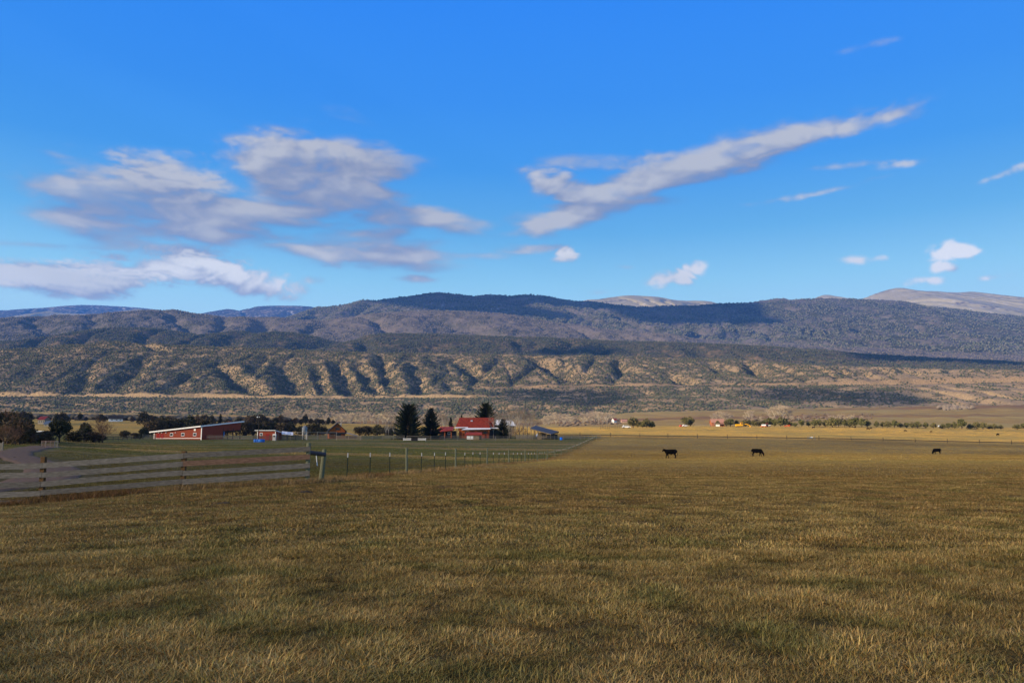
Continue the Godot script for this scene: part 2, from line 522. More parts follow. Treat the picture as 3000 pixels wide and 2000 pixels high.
func make_clouds() -> void:
	# an unseen thin cloud, outlined to shade the near fields and ranch up to the far fence
	var field := [Vector2(700, 372), Vector2(450, 360), Vector2(250, 350), Vector2(120, 346), Vector2(50, 343), Vector2(28, 350), Vector2(8, 400), Vector2(-20, 520), Vector2(-90, 690), Vector2(-220, 840), Vector2(-520, 960), Vector2(-950, 960), Vector2(-1000, 300), Vector2(-900, -300), Vector2(-500, -600), Vector2(200, -650), Vector2(700, -400), Vector2(820, 0)]
	var outline := []
	for i in field.size():
		var a: Vector2 = field[i]
		var b: Vector2 = field[(i + 1) % field.size()]
		for k in 3:
			outline.append(a.lerp(b, k / 3.0))
	cloud(Vector3(0, 4, 0) + SUN * 2600.0, outline, 7.0, FIELD_CLOUD, "unseen thin cloud shaped to shade the near fields and ranch")

	shade(hills[4], [[1060, 880], [1180, 866], [1290, 852], [1430, 858], [1550, 860], [1640, 870], [1720, 880], [1800, 886], [1900, 893], [1990, 897], [1900, 905], [1800, 905], [1690, 893], [1600, 886], [1530, 884], [1560, 900], [1640, 916], [1720, 938], [1640, 936], [1520, 926], [1400, 922], [1290, 913], [1200, 900], [1110, 888]], 4200.0, [1420, 888], "unseen grey cloud shading the middle of the mountain")
	shade(hills[4], [[1760, 890], [1850, 892], [1900, 896], [2050, 892], [2150, 884], [2230, 884], [2245, 900], [2250, 925], [2310, 942], [2260, 950], [2150, 952], [2000, 952], [1900, 946], [1830, 930], [1790, 910]], 4300.0, [2010, 915], "unseen grey cloud shading the right part of the mountain")
	shade(hills[2], [[1548, 1032], [1620, 1025], [1720, 1026], [1790, 1022], [1830, 1030], [1790, 1037], [1700, 1040], [1600, 1040]], 2200.0, [1690, 1032], "unseen small cloud shading the middle bench")
	shade(hills[2], [[2460, 1028], [2560, 1032], [2700, 1036], [2850, 1048], [3040, 1068], [2950, 1070], [2800, 1063], [2650, 1058], [2520, 1054]], 2200.0, [2740, 1050], "unseen long cloud added to shade the right bench")  # added cloud in place of an escarpment turned from the sun
	shade(hills[1], [[1470, 1150], [1560, 1146], [1680, 1152], [1800, 1158], [1870, 1172], [1880, 1196], [1800, 1204], [1650, 1198], [1520, 1186]], 1500.0, [1670, 1174], "unseen small cloud added to shade the foot of the right bluff")  # added cloud standing in for the slope's own shade
	shade(hills[1], [[2180, 1146], [2300, 1142], [2420, 1146], [2560, 1150], [2680, 1152], [2735, 1176], [2700, 1190], [2560, 1190], [2400, 1184], [2250, 1172]], 1500.0, [2470, 1168], "unseen cloud added to shade the right foot of the bluff")  # also added, to darken a hillside that its own slope would shade

func shade(h: Dictionary, edge: Array, height: float, mid: Array, label: String) -> void:
	# an unseen cloud at that height, outlined so its shadow covers those places of the hillside
	var middle := under_sun(h, mid[0], mid[1], height)
	var outline := []
	for i in edge.size():
		var a: Array = edge[i]
		var b: Array = edge[(i + 1) % edge.size()]
		for k in 3:
			var p := under_sun(h, lerpf(a[0], b[0], k / 3.0), lerpf(a[1], b[1], k / 3.0), height)
			outline.append(Vector2(p.x - middle.x, -(p.z - middle.z)))
	cloud(middle, outline, 50.0, 0.86 if height > 1600.0 else 0.5, label)

func under_sun(h: Dictionary, px: float, py: float, height: float) -> Vector3:
	var d: float = h.db + 60.0
	while d < h.dc + 40.0 and hill_height(h, side_of(px, py) * d, d) < EYE + slope_of(py) * d:
		d += 25.0
	var p := at(px, py, d)
	return p + SUN * ((height - p.y) / SUN.y)

const FIELD_CLOUD := 0.30

# ---------------------------------------------------------------- terrain

func sheet(called: String, xs: Callable, ds: PackedFloat32Array, cols: int, height: Callable, colour: Callable, m: Material, label := "", category := "") -> MeshInstance3D:
	# a grid whose row at distance d runs across from xs(d, 0) to xs(d, 1)
	var rows := ds.size()
	var v := PackedVector3Array()
	var nm := PackedVector3Array()
	var cl := PackedColorArray()
	v.resize(rows * cols); nm.resize(rows * cols); cl.resize(rows * cols)
	for r in rows:
		for c in cols:
			var x: float = xs.call(ds[r], float(c) / (cols - 1))
			v[r * cols + c] = Vector3(x, height.call(x, ds[r]), -ds[r])
	for r in rows:
		for c in cols:
			var i := r * cols + c
			var ex := v[r * cols + mini(c + 1, cols - 1)] - v[r * cols + maxi(c - 1, 0)]
			var ez := v[mini(r + 1, rows - 1) * cols + c] - v[maxi(r - 1, 0) * cols + c]
			nm[i] = ex.cross(ez).normalized()
			if nm[i].y < 0.0: nm[i] = -nm[i]
			cl[i] = colour.call(v[i].x, -v[i].z, v[i].y, nm[i])
	var idx := PackedInt32Array()
	idx.resize((rows - 1) * (cols - 1) * 6)
	var k := 0
	for r in rows - 1:
		for c in cols - 1:
			var i := r * cols + c
			idx[k] = i; idx[k + 1] = i + cols; idx[k + 2] = i + 1
			idx[k + 3] = i + 1; idx[k + 4] = i + cols; idx[k + 5] = i + cols + 1
			k += 6
	var arr := []
	arr.resize(Mesh.ARRAY_MAX)
	arr[Mesh.ARRAY_VERTEX] = v
	arr[Mesh.ARRAY_NORMAL] = nm
	arr[Mesh.ARRAY_COLOR] = cl
	arr[Mesh.ARRAY_INDEX] = idx
	var mesh := ArrayMesh.new()
	mesh.add_surface_from_arrays(Mesh.PRIMITIVE_TRIANGLES, arr)
	var o := put_mesh(called, mesh, m)
	tag(o, label, category, "", "structure")
	return o

func make_ground() -> void:
	var ds := PackedFloat32Array()
	var d := -80.0
	while d < 2150.0:
		ds.append(d)
		d += 4.0 if d < 0.0 else clampf(d * 0.012, 0.25, 12.0)
	var m := painted()
	m.albedo_texture = noise_tex(3, 0.03, Color(0.72, 0.72, 0.72), Color(1, 1, 1), 512, false, 5)
	m.uv1_triplanar = true
	m.uv1_world_triplanar = true
	m.uv1_scale = Vector3.ONE * 0.4
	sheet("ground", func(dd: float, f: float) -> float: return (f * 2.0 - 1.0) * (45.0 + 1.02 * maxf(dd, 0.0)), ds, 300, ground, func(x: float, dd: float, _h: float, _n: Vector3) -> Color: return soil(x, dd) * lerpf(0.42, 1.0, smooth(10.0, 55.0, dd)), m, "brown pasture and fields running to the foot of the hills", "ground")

var hills := []

func crest_of(list: Array, x: float, dc: float) -> float:      # list: places along a ridge line in the photograph
	var px := 1500.0 + x / dc * F * 1.006
	var n := list.size()
	if px <= list[0].x: return EYE + slope_of(list[0].y) * dc
	for k in n - 1:
		if px < list[k + 1].x:
			var t: float = (px - list[k].x) / (list[k + 1].x - list[k].x)
			var y: float = cubic_interpolate(list[k].y, list[k + 1].y, list[maxi(k - 1, 0)].y, list[mini(k + 2, n - 1)].y, t)
			y = clampf(y, minf(list[k].y, list[k + 1].y) - 1.5, maxf(list[k].y, list[k + 1].y) + 1.5)
			return EYE + slope_of(y) * dc
	return EYE + slope_of(list[n - 1].y) * dc

func ridge(h: Dictionary) -> void:
	# h: name, crest, dc, base (list), db, back, x0, x1, dx, dd, shape (Callable(x, d, hb, hc) -> height), colour
	var cols := int((h.x1 - h.x0) / h.dx) + 1
	var crest := PackedFloat32Array()
	var base := PackedFloat32Array()
	for c in cols:
		var x: float = h.x0 + c * h.dx
		crest.append(crest_of(h.crest, x, h.dc))
		base.append(crest_of(h.base, x, h.db))
	h.crests = crest
	h.bases = base
	var ds := PackedFloat32Array()
	var d: float = h.db
	while d < h.dc + h.back:
		ds.append(d)
		d += h.dd
	var height := func(x: float, dd: float) -> float: return hill_height(h, x, dd)
	sheet(h.name, func(_d: float, f: float) -> float: return lerpf(h.x0, h.x1, f), ds, cols, height, h.colour, M.hill, h.label, h.category)
	hills.append(h)

func hill_height(h: Dictionary, x: float, d: float) -> float:
	var f: float = clampf((x - h.x0) / h.dx, 0.0, h.crests.size() - 1.001)
	var i := int(f)
	var hc: float = lerpf(h.crests[i], h.crests[i + 1], f - i)
	var hb: float = lerpf(h.bases[i], h.bases[i + 1], f - i)
	return h.shape.call(x, d, hb, hc)

func pts(flat: Array) -> Array:
	var r := []
	for i in range(0, flat.size(), 2):
		r.append(Vector2(flat[i], flat[i + 1]))
	return r

func gully(x: float, d: float, scale_: float, slant: float, seed_: float) -> float:      # 0 on the spurs, 1 along the bottoms
	var w := n_a.get_noise_2d(x * 0.02 + seed_, d * 0.03) * 60.0 * scale_
	var n := n_ridge.get_noise_2d((x + slant * d + w) / scale_, d * 0.12 / scale_ + seed_)
	return clampf(1.0 - absf(n) * 3.2, 0.0, 1.0)

# ravines of the two bluffs: where their shaded walls start and end in the photograph, half width and depth in metres
const RAVINES_LEFT := [[425, 1024, 480, 1052, 26, 17], [425, 1078, 312, 1164, 34, 22], [262, 1100, 222, 1166, 26, 14], [560, 1110, 480, 1166, 24, 12], [648, 1092, 738, 1158, 36, 26], [838, 1078, 890, 1168, 52, 34], [925, 1084, 955, 1166, 28, 24], [985, 1066, 1035, 1162, 36, 32], [1045, 1066, 1120, 1160, 34, 30], [1112, 1034, 1146, 1150, 30, 26], [1208, 1048, 1228, 1158, 26, 20], [160, 1062, 60, 1140, 30, 10], [770, 1060, 730, 1110, 24, 12], [1310, 1098, 1345, 1150, 22, 12]]
const RAVINES_RIGHT := [[1570, 1054, 1685, 1118, 46, 30], [1965, 1108, 2020, 1138, 30, 18], [1330, 1066, 1420, 1120, 34, 16], [2462, 1076, 2500, 1122, 30, 24], [2512, 1074, 2565, 1122, 38, 30], [2585, 1076, 2612, 1120, 34, 26], [2650, 1080, 2690, 1120, 40, 24], [2790, 1086, 2800, 1116, 36, 16], [2900, 1088, 2930, 1116, 36, 16], [1800, 1070, 1850, 1110, 34, 14], [2190, 1075, 2230, 1115, 34, 14], [2080, 1068, 2120, 1110, 30, 12]]
var ravine_lines := {}

func ravines(list: Array, x: float, d: float, d0: float, d1: float, y0: float, y1: float) -> float:      # depth of the ravine bottom under the slope
	if not ravine_lines.has(d0):
		var lines := []
		for g in list:
			var dt := lerpf(d0, d1, clampf((y0 - g[1]) / (y0 - y1), 0.0, 1.0))
			var db := lerpf(d0, d1, clampf((y0 - g[3]) / (y0 - y1), 0.0, 1.0))
			lines.append([side_of(g[0], g[1]) * dt, dt, side_of(g[2], g[3]) * db, db, float(g[4]), float(g[5])])
		ravine_lines[d0] = lines
	var deep := 0.0
	for g in ravine_lines[d0]:
		if d < g[3] - 20.0 or d > g[1] + 60.0: continue
		var t: float = (d - g[3]) / (g[1] - g[3])
		var xc: float = lerpf(g[2], g[0], t) + 14.0 * n_a.get_noise_2d(d * 1.5, g[0])
		var w: float = g[4] * (1.1 - 0.35 * t)
		var q: float = absf(x - xc) / w
		if q < 1.6:
			deep = maxf(deep, g[5] * (1.0 - smoothstep(0.0, 1.6, q)) * smoothstep(-0.15, 0.2, t) * (1.0 - smoothstep(0.75, 1.25, t)))
	return deep

const TAN := Color(0.45, 0.335, 0.19)
const SCRUB := Color(0.165, 0.145, 0.098)
const WOOD := Color(0.075, 0.082, 0.045)

func mottled(x: float, d: float, h: float, s: float) -> float:       # uneven patches, coarse over fine
	return n_a.get_noise_2d(x * 0.9 / s, (d + 1.5 * h) * 0.9 / s) * 0.6 + n_b.get_noise_2d(x * 3.4 / s, (d + 1.5 * h) * 3.4 / s) * 0.5

func make_hills() -> void:
	var grain := noise_tex(9, 0.05, Color(0.6, 0.6, 0.62), Color(1, 1, 1), 512, false, 4)
	var hm := painted()
	hm.albedo_texture = grain
	hm.uv1_triplanar = true
	hm.uv1_world_triplanar = true
	hm.uv1_scale = Vector3.ONE / 140.0
	M.hill = hm
	# -- the near bluff on the left, with the road cut along its foot
	var cut_a := func(x: float, d: float, hb: float, hc: float) -> float:
		var road := 111.0 + 2.0 * sin(x * 0.004)
		var h: float
		if d < 1830.0:
			var t := (d - 1500.0) / 330.0
			h = lerpf(hb, road, t) + (14.0 * n_a.get_noise_2d(x * 0.45, d * 0.9 + 70.0) + 4.0 * n_a.get_noise_2d(x * 1.8, d * 1.8)) * sin(PI * clampf(t, 0, 1))
		elif d < 1842.0:
			h = road
		else:
			var t := clampf((d - 1842.0) / (2350.0 - 1842.0), 0.0, 1.0)
			var cut := 6.0 + 6.0 * n_a.get_noise_2d(x * 0.8, 3.0)
			var s := pow(t, 0.92)
			h = road + cut * smooth(1842.0, 1854.0, d) + maxf(hc - road - cut, -90.0) * s
			h -= 1.0 * ravines(RAVINES_LEFT, x, d, 1842.0, 2350.0, 1166.0, 1030.0) * smooth(1842.0, 1875.0, d)
			h -= (7.0 * gully(x, d, 1.3, -0.2, 2.0) + 3.5 * gully(x, d, 0.5, 0.0, 5.0)) * pow(sin(PI * pow(t, 0.75)), 0.8)
			h += 5.0 * n_a.get_noise_2d(x * 1.2, d * 1.2) * t
		if d > 2350.0:
			h -= (d - 2350.0) * 0.16
		return h
	var look_a := func(x: float, d: float, h: float, n: Vector3) -> Color:
		var p := mottled(x, d, h, 1.0)
		var c := TAN.lerp(SCRUB, smooth(-0.25, 0.2, p))
		c = c.lerp(WOOD, smooth(0.15, 0.55, p) * 0.7)
		if d > 1828.0 and d < 1855.0: c = Color(0.56, 0.40, 0.21).lerp(SCRUB, 0.55 * smooth(0.12, 0.3, n_a.get_noise_2d(x * 0.7, 90.0)))
		if d < 1826.0: c = Color(0.42, 0.31, 0.18).lerp(SCRUB, smooth(-0.2, 0.25, p))
		return c
	ridge({"name": "bluff", "label": "near scrubby bluff on the left with a tan road cut along it", "category": "hill", "dc": 2350.0, "db": 1500.0, "back": 420.0, "x0": -2100.0, "x1": 420.0, "dx": 4.5, "dd": 5.0, "shape": cut_a, "colour": look_a,
		"crest": pts([-900, 1050, -400, 1034, 0, 1022, 130, 1016, 210, 1008, 289, 1001, 340, 1000, 408, 1006, 560, 1012, 700, 1018, 904, 1026, 1040, 1031, 1176, 1037, 1227, 1044, 1278, 1064, 1346, 1089, 1414, 1116, 1475, 1142, 1560, 1185, 1700, 1240, 2200, 1300]),
		"base": pts([-900, 1216, 0, 1218, 500, 1224, 1000, 1234, 1500, 1242, 2000, 1242])})
	# -- the long bluff behind it to the right
	var cut_b := func(x: float, d: float, hb: float, hc: float) -> float:
		var road := 146.0 + 0.012 * x + 2.0 * sin(x * 0.005)
		var h: float
		if d < 2030.0:
			var t := (d - 1640.0) / 390.0
			h = lerpf(hb, road, t) - 12.0 * gully(x, d, 1.5, 0.2, 17.0) * sin(PI * clampf(t, 0, 1))
			h += 6.0 * n_a.get_noise_2d(x * 0.6, d * 0.6) * sin(PI * clampf(t, 0, 1))
		elif d < 2044.0:
			h = road
		else:
			var t := clampf((d - 2044.0) / (2600.0 - 2044.0), 0.0, 1.0)
			var cut := 4.0 + 4.0 * n_a.get_noise_2d(x * 0.8, 53.0)
			h = road + cut * smooth(2044.0, 2056.0, d) + (hc - road - cut) * pow(t, lerpf(0.9, 0.55, smooth(500.0, 1100.0, x)))
			h -= 1.6 * ravines(RAVINES_RIGHT, x, d, 2044.0, 2600.0, 1138.0, 1048.0) * smooth(2044.0, 2075.0, d)
			h -= (16.0 * gully(x, d, 1.9, -0.15, 12.0) + 7.0 * gully(x, d, 0.7, 0.1, 15.0)) * pow(sin(PI * pow(t, 0.8)), 0.8) * smooth(2044.0, 2070.0, d)
			h += 5.0 * n_a.get_noise_2d(x * 1.2, d * 1.2) * t
		if d > 2600.0:
			h = hc + (d - 2600.0) * 0.035 + 6.0 * n_a.get_noise_2d(x * 0.5, d * 0.5) * smooth(2600.0, 2800.0, d)
		return h
	var look_b := func(x: float, d: float, h: float, n: Vector3) -> Color:
		var p := mottled(x, d, h, 1.0)
		var right := smooth(700.0, 1100.0, x)
		var c := TAN.lerp(SCRUB, smooth(-0.25, 0.25, p - 0.02 - 0.25 * right))
		c = c.lerp(WOOD, smooth(0.1, 0.55, p - 0.15 * right) * 0.6)
		if d > 2030.0 and d < 2056.0 + 10.0 * right: c = Color(0.50, 0.35, 0.19).lerp(SCRUB, 0.6 * smooth(0.0, 0.3, n_a.get_noise_2d(x * 0.5, 190.0) + 0.2 - 0.5 * right))
		if d > 2640.0: c = Color(0.30, 0.22, 0.12).lerp(WOOD, smooth(-0.1, 0.25, n_b.get_noise_2d(x * 0.12, d * 0.5)))
		return c
	ridge({"name": "bluff", "label": "long wooded bluff on the right behind the river trees", "category": "hill", "dc": 2600.0, "db": 1640.0, "back": 900.0, "x0": -900.0, "x1": 2700.0, "dx": 6.0, "dd": 6.0, "shape": cut_b, "colour": look_b,
		"crest": pts([700, 1032, 1244, 1034, 1400, 1037, 1560, 1041, 1740, 1042, 2000, 1049, 2200, 1054, 2370, 1070, 2506, 1073, 2676, 1082, 3000, 1088, 3600, 1100]),
		"base": pts([700, 1230, 1500, 1232, 2000, 1212, 2500, 1204, 3000, 1196, 3600, 1192])})
	# -- green rounded hills on the bench behind the bluffs
	var swell := func(x: float, d: float, hb: float, hc: float, dc: float, db: float, amp: float, scale_: float, back: float) -> float:
		var t := clampf((d - db) / (dc - db), 0.0, 1.0)
		var h := lerpf(hb, hc, smooth(0.0, 1.0, t) * 0.6 + t * 0.4)
		h -= amp * gully(x, d, scale_, 0.25, scale_) * pow(sin(PI * pow(t, 0.85)), 0.9)
		h += amp * 0.35 * n_a.get_noise_2d(x * 4.0 / scale_, d * 4.0 / scale_) * sin(PI * t)
		h += amp * 0.08 * n_b.get_noise_2d(x * 2.0, d * 2.0)
		if d > dc: h -= (d - dc) * back
		return h
	ridge({"name": "foothills", "label": "green juniper hills on the bench behind the bluffs", "category": "hill", "dc": 4200.0, "db": 3000.0, "back": 700.0, "x0": -4200.0, "x1": 4300.0, "dx": 11.0, "dd": 12.0,
		"shape": func(x: float, d: float, hb: float, hc: float) -> float: return swell.call(x, d, hb, hc, 4200.0, 3000.0, 34.0, 3.9, 0.2),
		"colour": func(x: float, d: float, h: float, n: Vector3) -> Color:
			var p := mottled(x, d, h, 2.2)
			return Color(0.26, 0.19, 0.11).lerp(Color(0.10, 0.10, 0.062), smooth(-0.45, 0.0, p)).lerp(WOOD, smooth(0.0, 0.4, p)),
		"crest": pts([-700, 1000, 0, 1002, 120, 996, 200, 984, 270, 970, 340, 962, 400, 961, 460, 965, 540, 976, 600, 984, 640, 976, 690, 970, 740, 976, 780, 974, 812, 973, 860, 977, 904, 984, 972, 1000, 1010, 1002, 1080, 985, 1142, 979, 1261, 980, 1380, 984, 1500, 987, 1638, 991, 1800, 999, 1944, 1004, 2148, 1011, 2370, 1024, 2470, 1036, 2700, 1050, 3000, 1066, 3700, 1080]),
		"base": pts([-700, 1050, 700, 1050, 1500, 1058, 2300, 1075, 3700, 1100])})
	# -- brown benches below the main ridge
	ridge({"name": "lower_mountain", "label": "purple brown lower slopes of the long mountain", "category": "mountain", "dc": 6000.0, "db": 4300.0, "back": 1100.0, "x0": -5800.0, "x1": 5400.0, "dx": 14.0, "dd": 17.0,
		"shape": func(x: float, d: float, hb: float, hc: float) -> float: return swell.call(x, d, hb, hc, 6000.0, 4300.0, 60.0, 6.0, 0.12),
		"colour": func(x: float, d: float, h: float, n: Vector3) -> Color:
			var p := mottled(x, d, h, 4.0)
			var left := 1.0 - smooth(-2800.0, -1400.0, x)
			var c := Color(0.27, 0.235, 0.20).lerp(Color(0.175, 0.17, 0.145), smooth(-0.3, 0.3, p + 0.2 * left))
			return c.lerp(WOOD, smooth(0.05, 0.5, p + 0.2 * left) * (0.5 + 0.5 * left)),
		"crest": pts([-700, 962, 0, 944, 70, 931, 102, 929, 170, 925, 258, 925, 292, 920, 374, 914, 440, 910, 493, 908, 544, 917, 612, 925, 680, 930, 749, 929, 800, 931, 900, 940, 1000, 932, 1100, 921, 1200, 914, 1278, 912, 1400, 915, 1502, 922, 1570, 938, 1618, 944, 1740, 959, 1944, 980, 2080, 1000, 2400, 1018, 3000, 1040, 3700, 1050]),
		"base": pts([-700, 1015, 400, 1010, 1500, 1012, 2300, 1040, 3700, 1080])})
	# -- the main ridge
	ridge({"name": "main_mountain", "label": "long dark forested mountain ridge across the view", "category": "mountain", "dc": 8600.0, "db": 4700.0, "back": 1400.0, "x0": -7500.0, "x1": 8200.0, "dx": 17.0, "dd": 26.0,
		"shape": func(x: float, d: float, hb: float, hc: float) -> float:
			var t := clampf((d - 4700.0) / 3900.0, 0.0, 1.0)
			var h := lerpf(hb, hc, pow(t, 1.18))
			h -= (75.0 * gully(x, d, 8.0, 0.15, 31.0) + 22.0 * gully(x, d, 2.6, -0.2, 33.0)) * pow(sin(PI * pow(t, 0.9)), 0.9)
			h += 9.0 * n_b.get_noise_2d(x * 1.1, d * 1.1) + 7.0 * n_b.get_noise_2d(x * 0.5, 8.0) * t
			if d > 8600.0: h -= (d - 8600.0) * 0.12
			return h,
		"colour": func(x: float, d: float, h: float, n: Vector3) -> Color:
			var p := mottled(x, d, h, 5.0)
			var right := smooth(1500.0, 2600.0, x)
			var c := Color(0.25, 0.222, 0.185).lerp(Color(0.165, 0.16, 0.13), smooth(-0.3, 0.3, p))
			c = c.lerp(WOOD, smooth(-0.25 + 0.2 * (1.0 - right), 0.35, p + 0.15 * right - 0.25 * smooth(1400.0, 1650.0, h) * right))
			c = c.lerp(Color(0.6, 0.6, 0.62), 0.7 * smooth(0.25, 0.5, n_c.get_noise_2d(x * 3.0, h * 0.4)) * smooth(-1800.0, -1400.0, x) * (1.0 - smooth(-100.0, 500.0, x)) * smooth(1080.0, 1150.0, h) * (1.0 - smooth(1350.0, 1420.0, h)))
			return c,
		"crest": pts([-700, 985, 700, 970, 800, 945, 850, 930, 880, 917, 911, 901, 958, 897, 1006, 891, 1057, 878, 1091, 880, 1130, 875, 1176, 869, 1210, 865, 1244, 859, 1285, 856, 1312, 859, 1346, 862, 1380, 867, 1434, 862, 1485, 866, 1553, 863, 1604, 867, 1638, 874, 1689, 881, 1740, 883, 1791, 890, 1842, 895, 1886, 899, 1944, 896, 2046, 895, 2097, 890, 2148, 888, 2200, 887, 2251, 880, 2302, 874, 2336, 878, 2404, 874, 2506, 875, 2608, 878, 2676, 883, 2744, 896, 2778, 900, 2846, 907, 2914, 917, 3000, 925, 3700, 960]),
		"base": pts([-700, 1015, 700, 1010, 1500, 1012, 2300, 1035, 3000, 1066, 3700, 1080])})
	# -- far mountains on the horizon
	var far_shape := func(x: float, d: float, hb: float, hc: float, dc: float, db: float, back: float) -> float:
		var t := clampf((d - db) / (dc - db), 0.0, 1.0)
		var h := lerpf(hb, hc, pow(t, 0.8))
		h -= 70.0 * gully(x, d, 8.0, 0.3, 41.0) * sin(PI * t)
		if d > dc: h -= (d - dc) * back
		return h
	var tan_look := func(x: float, d: float, h: float, n: Vector3) -> Color:
		var p := mottled(x, d, h, 10.0)
		var c := Color(0.62, 0.55, 0.30).lerp(Color(0.53, 0.48, 0.27), smooth(-0.3, 0.3, p))
		c = c.lerp(Color(0.13, 0.10, 0.09), smooth(0.25, 0.5, p))
		return c.lerp(Color(0.8, 0.8, 0.82), 0.8 * smooth(0.34, 0.5, n_c.get_noise_2d(x * 0.5, h * 1.5)) * smooth(0.3, 0.8, n.y))
	var dark_look := func(x: float, d: float, h: float, n: Vector3) -> Color:
		var p := mottled(x, d, h, 10.0)
		var c := Color(0.10, 0.09, 0.075).lerp(Color(0.07, 0.07, 0.055), smooth(-0.2, 0.3, p))  # dark base stands in for cloud shade lying on the far mountains
		c = c.lerp(Color(0.40, 0.31, 0.21), smooth(0.1, 0.3, -p - 0.1))
		return c.lerp(Color(0.8, 0.8, 0.82), 0.9 * smooth(0.3, 0.5, n_c.get_noise_2d(x * 0.8, h * 1.5)))
	ridge({"name": "far_mountain", "label": "pale tan far mountain rising on the right skyline", "category": "mountain", "dc": 15000.0, "db": 11500.0, "back": 1200.0, "x0": 5400.0, "x1": 14500.0, "dx": 28.0, "dd": 45.0,
		"shape": func(x: float, d: float, hb: float, hc: float) -> float: return far_shape.call(x, d, hb, hc, 15000.0, 11500.0, 0.3), "colour": tan_look,
		"crest": pts([2300, 960, 2380, 890, 2404, 875, 2425, 866, 2441, 863, 2460, 866, 2492, 875, 2530, 880, 2550, 874, 2591, 859, 2642, 845, 2669, 843, 2710, 850, 2778, 853, 2829, 856, 2880, 854, 2931, 860, 3000, 869, 3400, 890, 3900, 920]),
		"base": pts([2300, 960, 3000, 950, 3900, 950])})
	ridge({"name": "far_mountain", "label": "small pale tan summit behind the middle of the ridge", "category": "mountain", "dc": 14000.0, "db": 11500.0, "back": 1200.0, "x0": 900.0, "x1": 4000.0, "dx": 24.0, "dd": 45.0,
		"shape": func(x: float, d: float, hb: float, hc: float) -> float: return far_shape.call(x, d, hb, hc, 14000.0, 11500.0, 0.3), "colour": tan_look,
		"crest": pts([1640, 920, 1709, 882, 1760, 876, 1791, 871, 1842, 865, 1893, 866, 1944, 870, 1978, 877, 2012, 880, 2046, 880, 2080, 881, 2104, 886, 2160, 905, 2250, 930]),
		"base": pts([1640, 950, 2250, 950])})
	ridge({"name": "far_mountain", "label": "long blue shadowed plateau on the left skyline", "category": "mountain", "dc": 19000.0, "db": 15500.0, "back": 1500.0, "x0": -17000.0, "x1": -7600.0, "dx": 40.0, "dd": 60.0,
		"shape": func(x: float, d: float, hb: float, hc: float) -> float: return far_shape.call(x, d, hb, hc, 19000.0, 15500.0, 0.3), "colour": dark_look,
		"crest": pts([-700, 925, 0, 908, 102, 901, 187, 894, 238, 893, 306, 896, 374, 900, 425, 905, 470, 912, 560, 935]),
		"base": pts([-700, 955, 600, 955])})
	ridge({"name": "far_mountain", "label": "low pale tan ridge below the blue plateau on the left", "category": "mountain", "dc": 14500.0, "db": 12500.0, "back": 900.0, "x0": -11000.0, "x1": -6200.0, "dx": 30.0, "dd": 45.0,
		"shape": func(x: float, d: float, hb: float, hc: float) -> float: return far_shape.call(x, d, hb, hc, 14500.0, 12500.0, 0.3), "colour": tan_look,
		"crest": pts([-300, 960, 0, 950, 37, 941, 68, 927, 95, 917, 116, 911, 150, 917, 260, 920, 300, 920, 340, 915, 374, 905, 400, 907, 430, 912, 500, 930]),
		"base": pts([-300, 962, 600, 950])})
	ridge({"name": "far_mountain", "label": "flat topped far mountain with snow patches left of the ridge", "category": "mountain", "dc": 17000.0, "db": 14500.0, "back": 1200.0, "x0": -8200.0, "x1": -3600.0, "dx": 32.0, "dd": 50.0,
		"shape": func(x: float, d: float, hb: float, hc: float) -> float: return far_shape.call(x, d, hb, hc, 17000.0, 14500.0, 0.3), "colour": dark_look,
		"crest": pts([480, 945, 560, 930, 602, 918, 640, 906, 663, 906, 697, 911, 714, 904, 734, 898, 760, 896, 802, 895, 870, 896, 904, 899, 940, 910, 1000, 930]),
		"base": pts([480, 950, 1000, 950])})

# ---------------------------------------------------------------- ground cover that nobody could count

func lump_mesh(seed_: int, n := 7, tall := 1.0) -> ArrayMesh:      # a small rounded bush or tree head, one metre high and wide
	var r := RandomNumberGenerator.new()
	r.seed = seed_
	var st := new_st()
	var prof := [[0.10, 0.0], [0.42, 0.16], [0.52, 0.42], [0.40, 0.72], [0.16, 0.95]]
	var rings := []
	for p in prof:
		var ring := []
		for i in n:
			var a := TAU * (i + 0.5 * (rings.size() % 2)) / n
			var f := r.randf_range(0.72, 1.22)
			ring.append(Vector3(cos(a) * p[0] * f, (p[1] + r.randf_range(-0.07, 0.07)) * tall, sin(a) * p[0] * f))
		rings.append(ring)
	for k in rings.size() - 1:
		for i in n:
			var j := (i + 1) % n
			quad(st, rings[k][i], rings[k][j], rings[k + 1][j], rings[k + 1][i])
	for i in n:
		tri(st, rings[-1][i], rings[-1][(i + 1) % n], Vector3(0, tall * 1.02, 0))
	st.generate_normals()
	return st.commit()

func wood_colour(v: float) -> Color:
	return Color(0.060, 0.072, 0.042).lerp(Color(0.115, 0.122, 0.074), v)

func cover_hill(h: Dictionary, called: String, count: int, d0: float, d1: float, size0: float, size1: float, wanted: Callable, tint: Callable, label: String) -> void:
	var rows := [[], [], []]
	var made := 0
	for k in count:
		var d := lerpf(d0, d1, rng.randf())
		var x := rng.randf_range(maxf(h.x0, -0.78 * d), minf(h.x1, 0.78 * d))
		var y := hill_height(h, x, d)
		if rng.randf() > wanted.call(x, d, y): continue
		var s := rng.randf_range(size0, size1) * rng.randf_range(0.75, 1.0)
		var b := Basis(Vector3.UP, rng.randf() * TAU).scaled(Vector3(s * rng.randf_range(0.8, 1.2), s * rng.randf_range(0.55, 0.95), s * rng.randf_range(0.8, 1.2)))
		rows[k % 3].append([Transform3D(b, Vector3(x, y - 0.12 * s, -d)), tint.call(x, d, rng.randf())])
		made += 1
	for i in 3:
		tag(scatter(called, lump_mesh(300 + i), M.leaf_far, rows[i]), label, "trees")

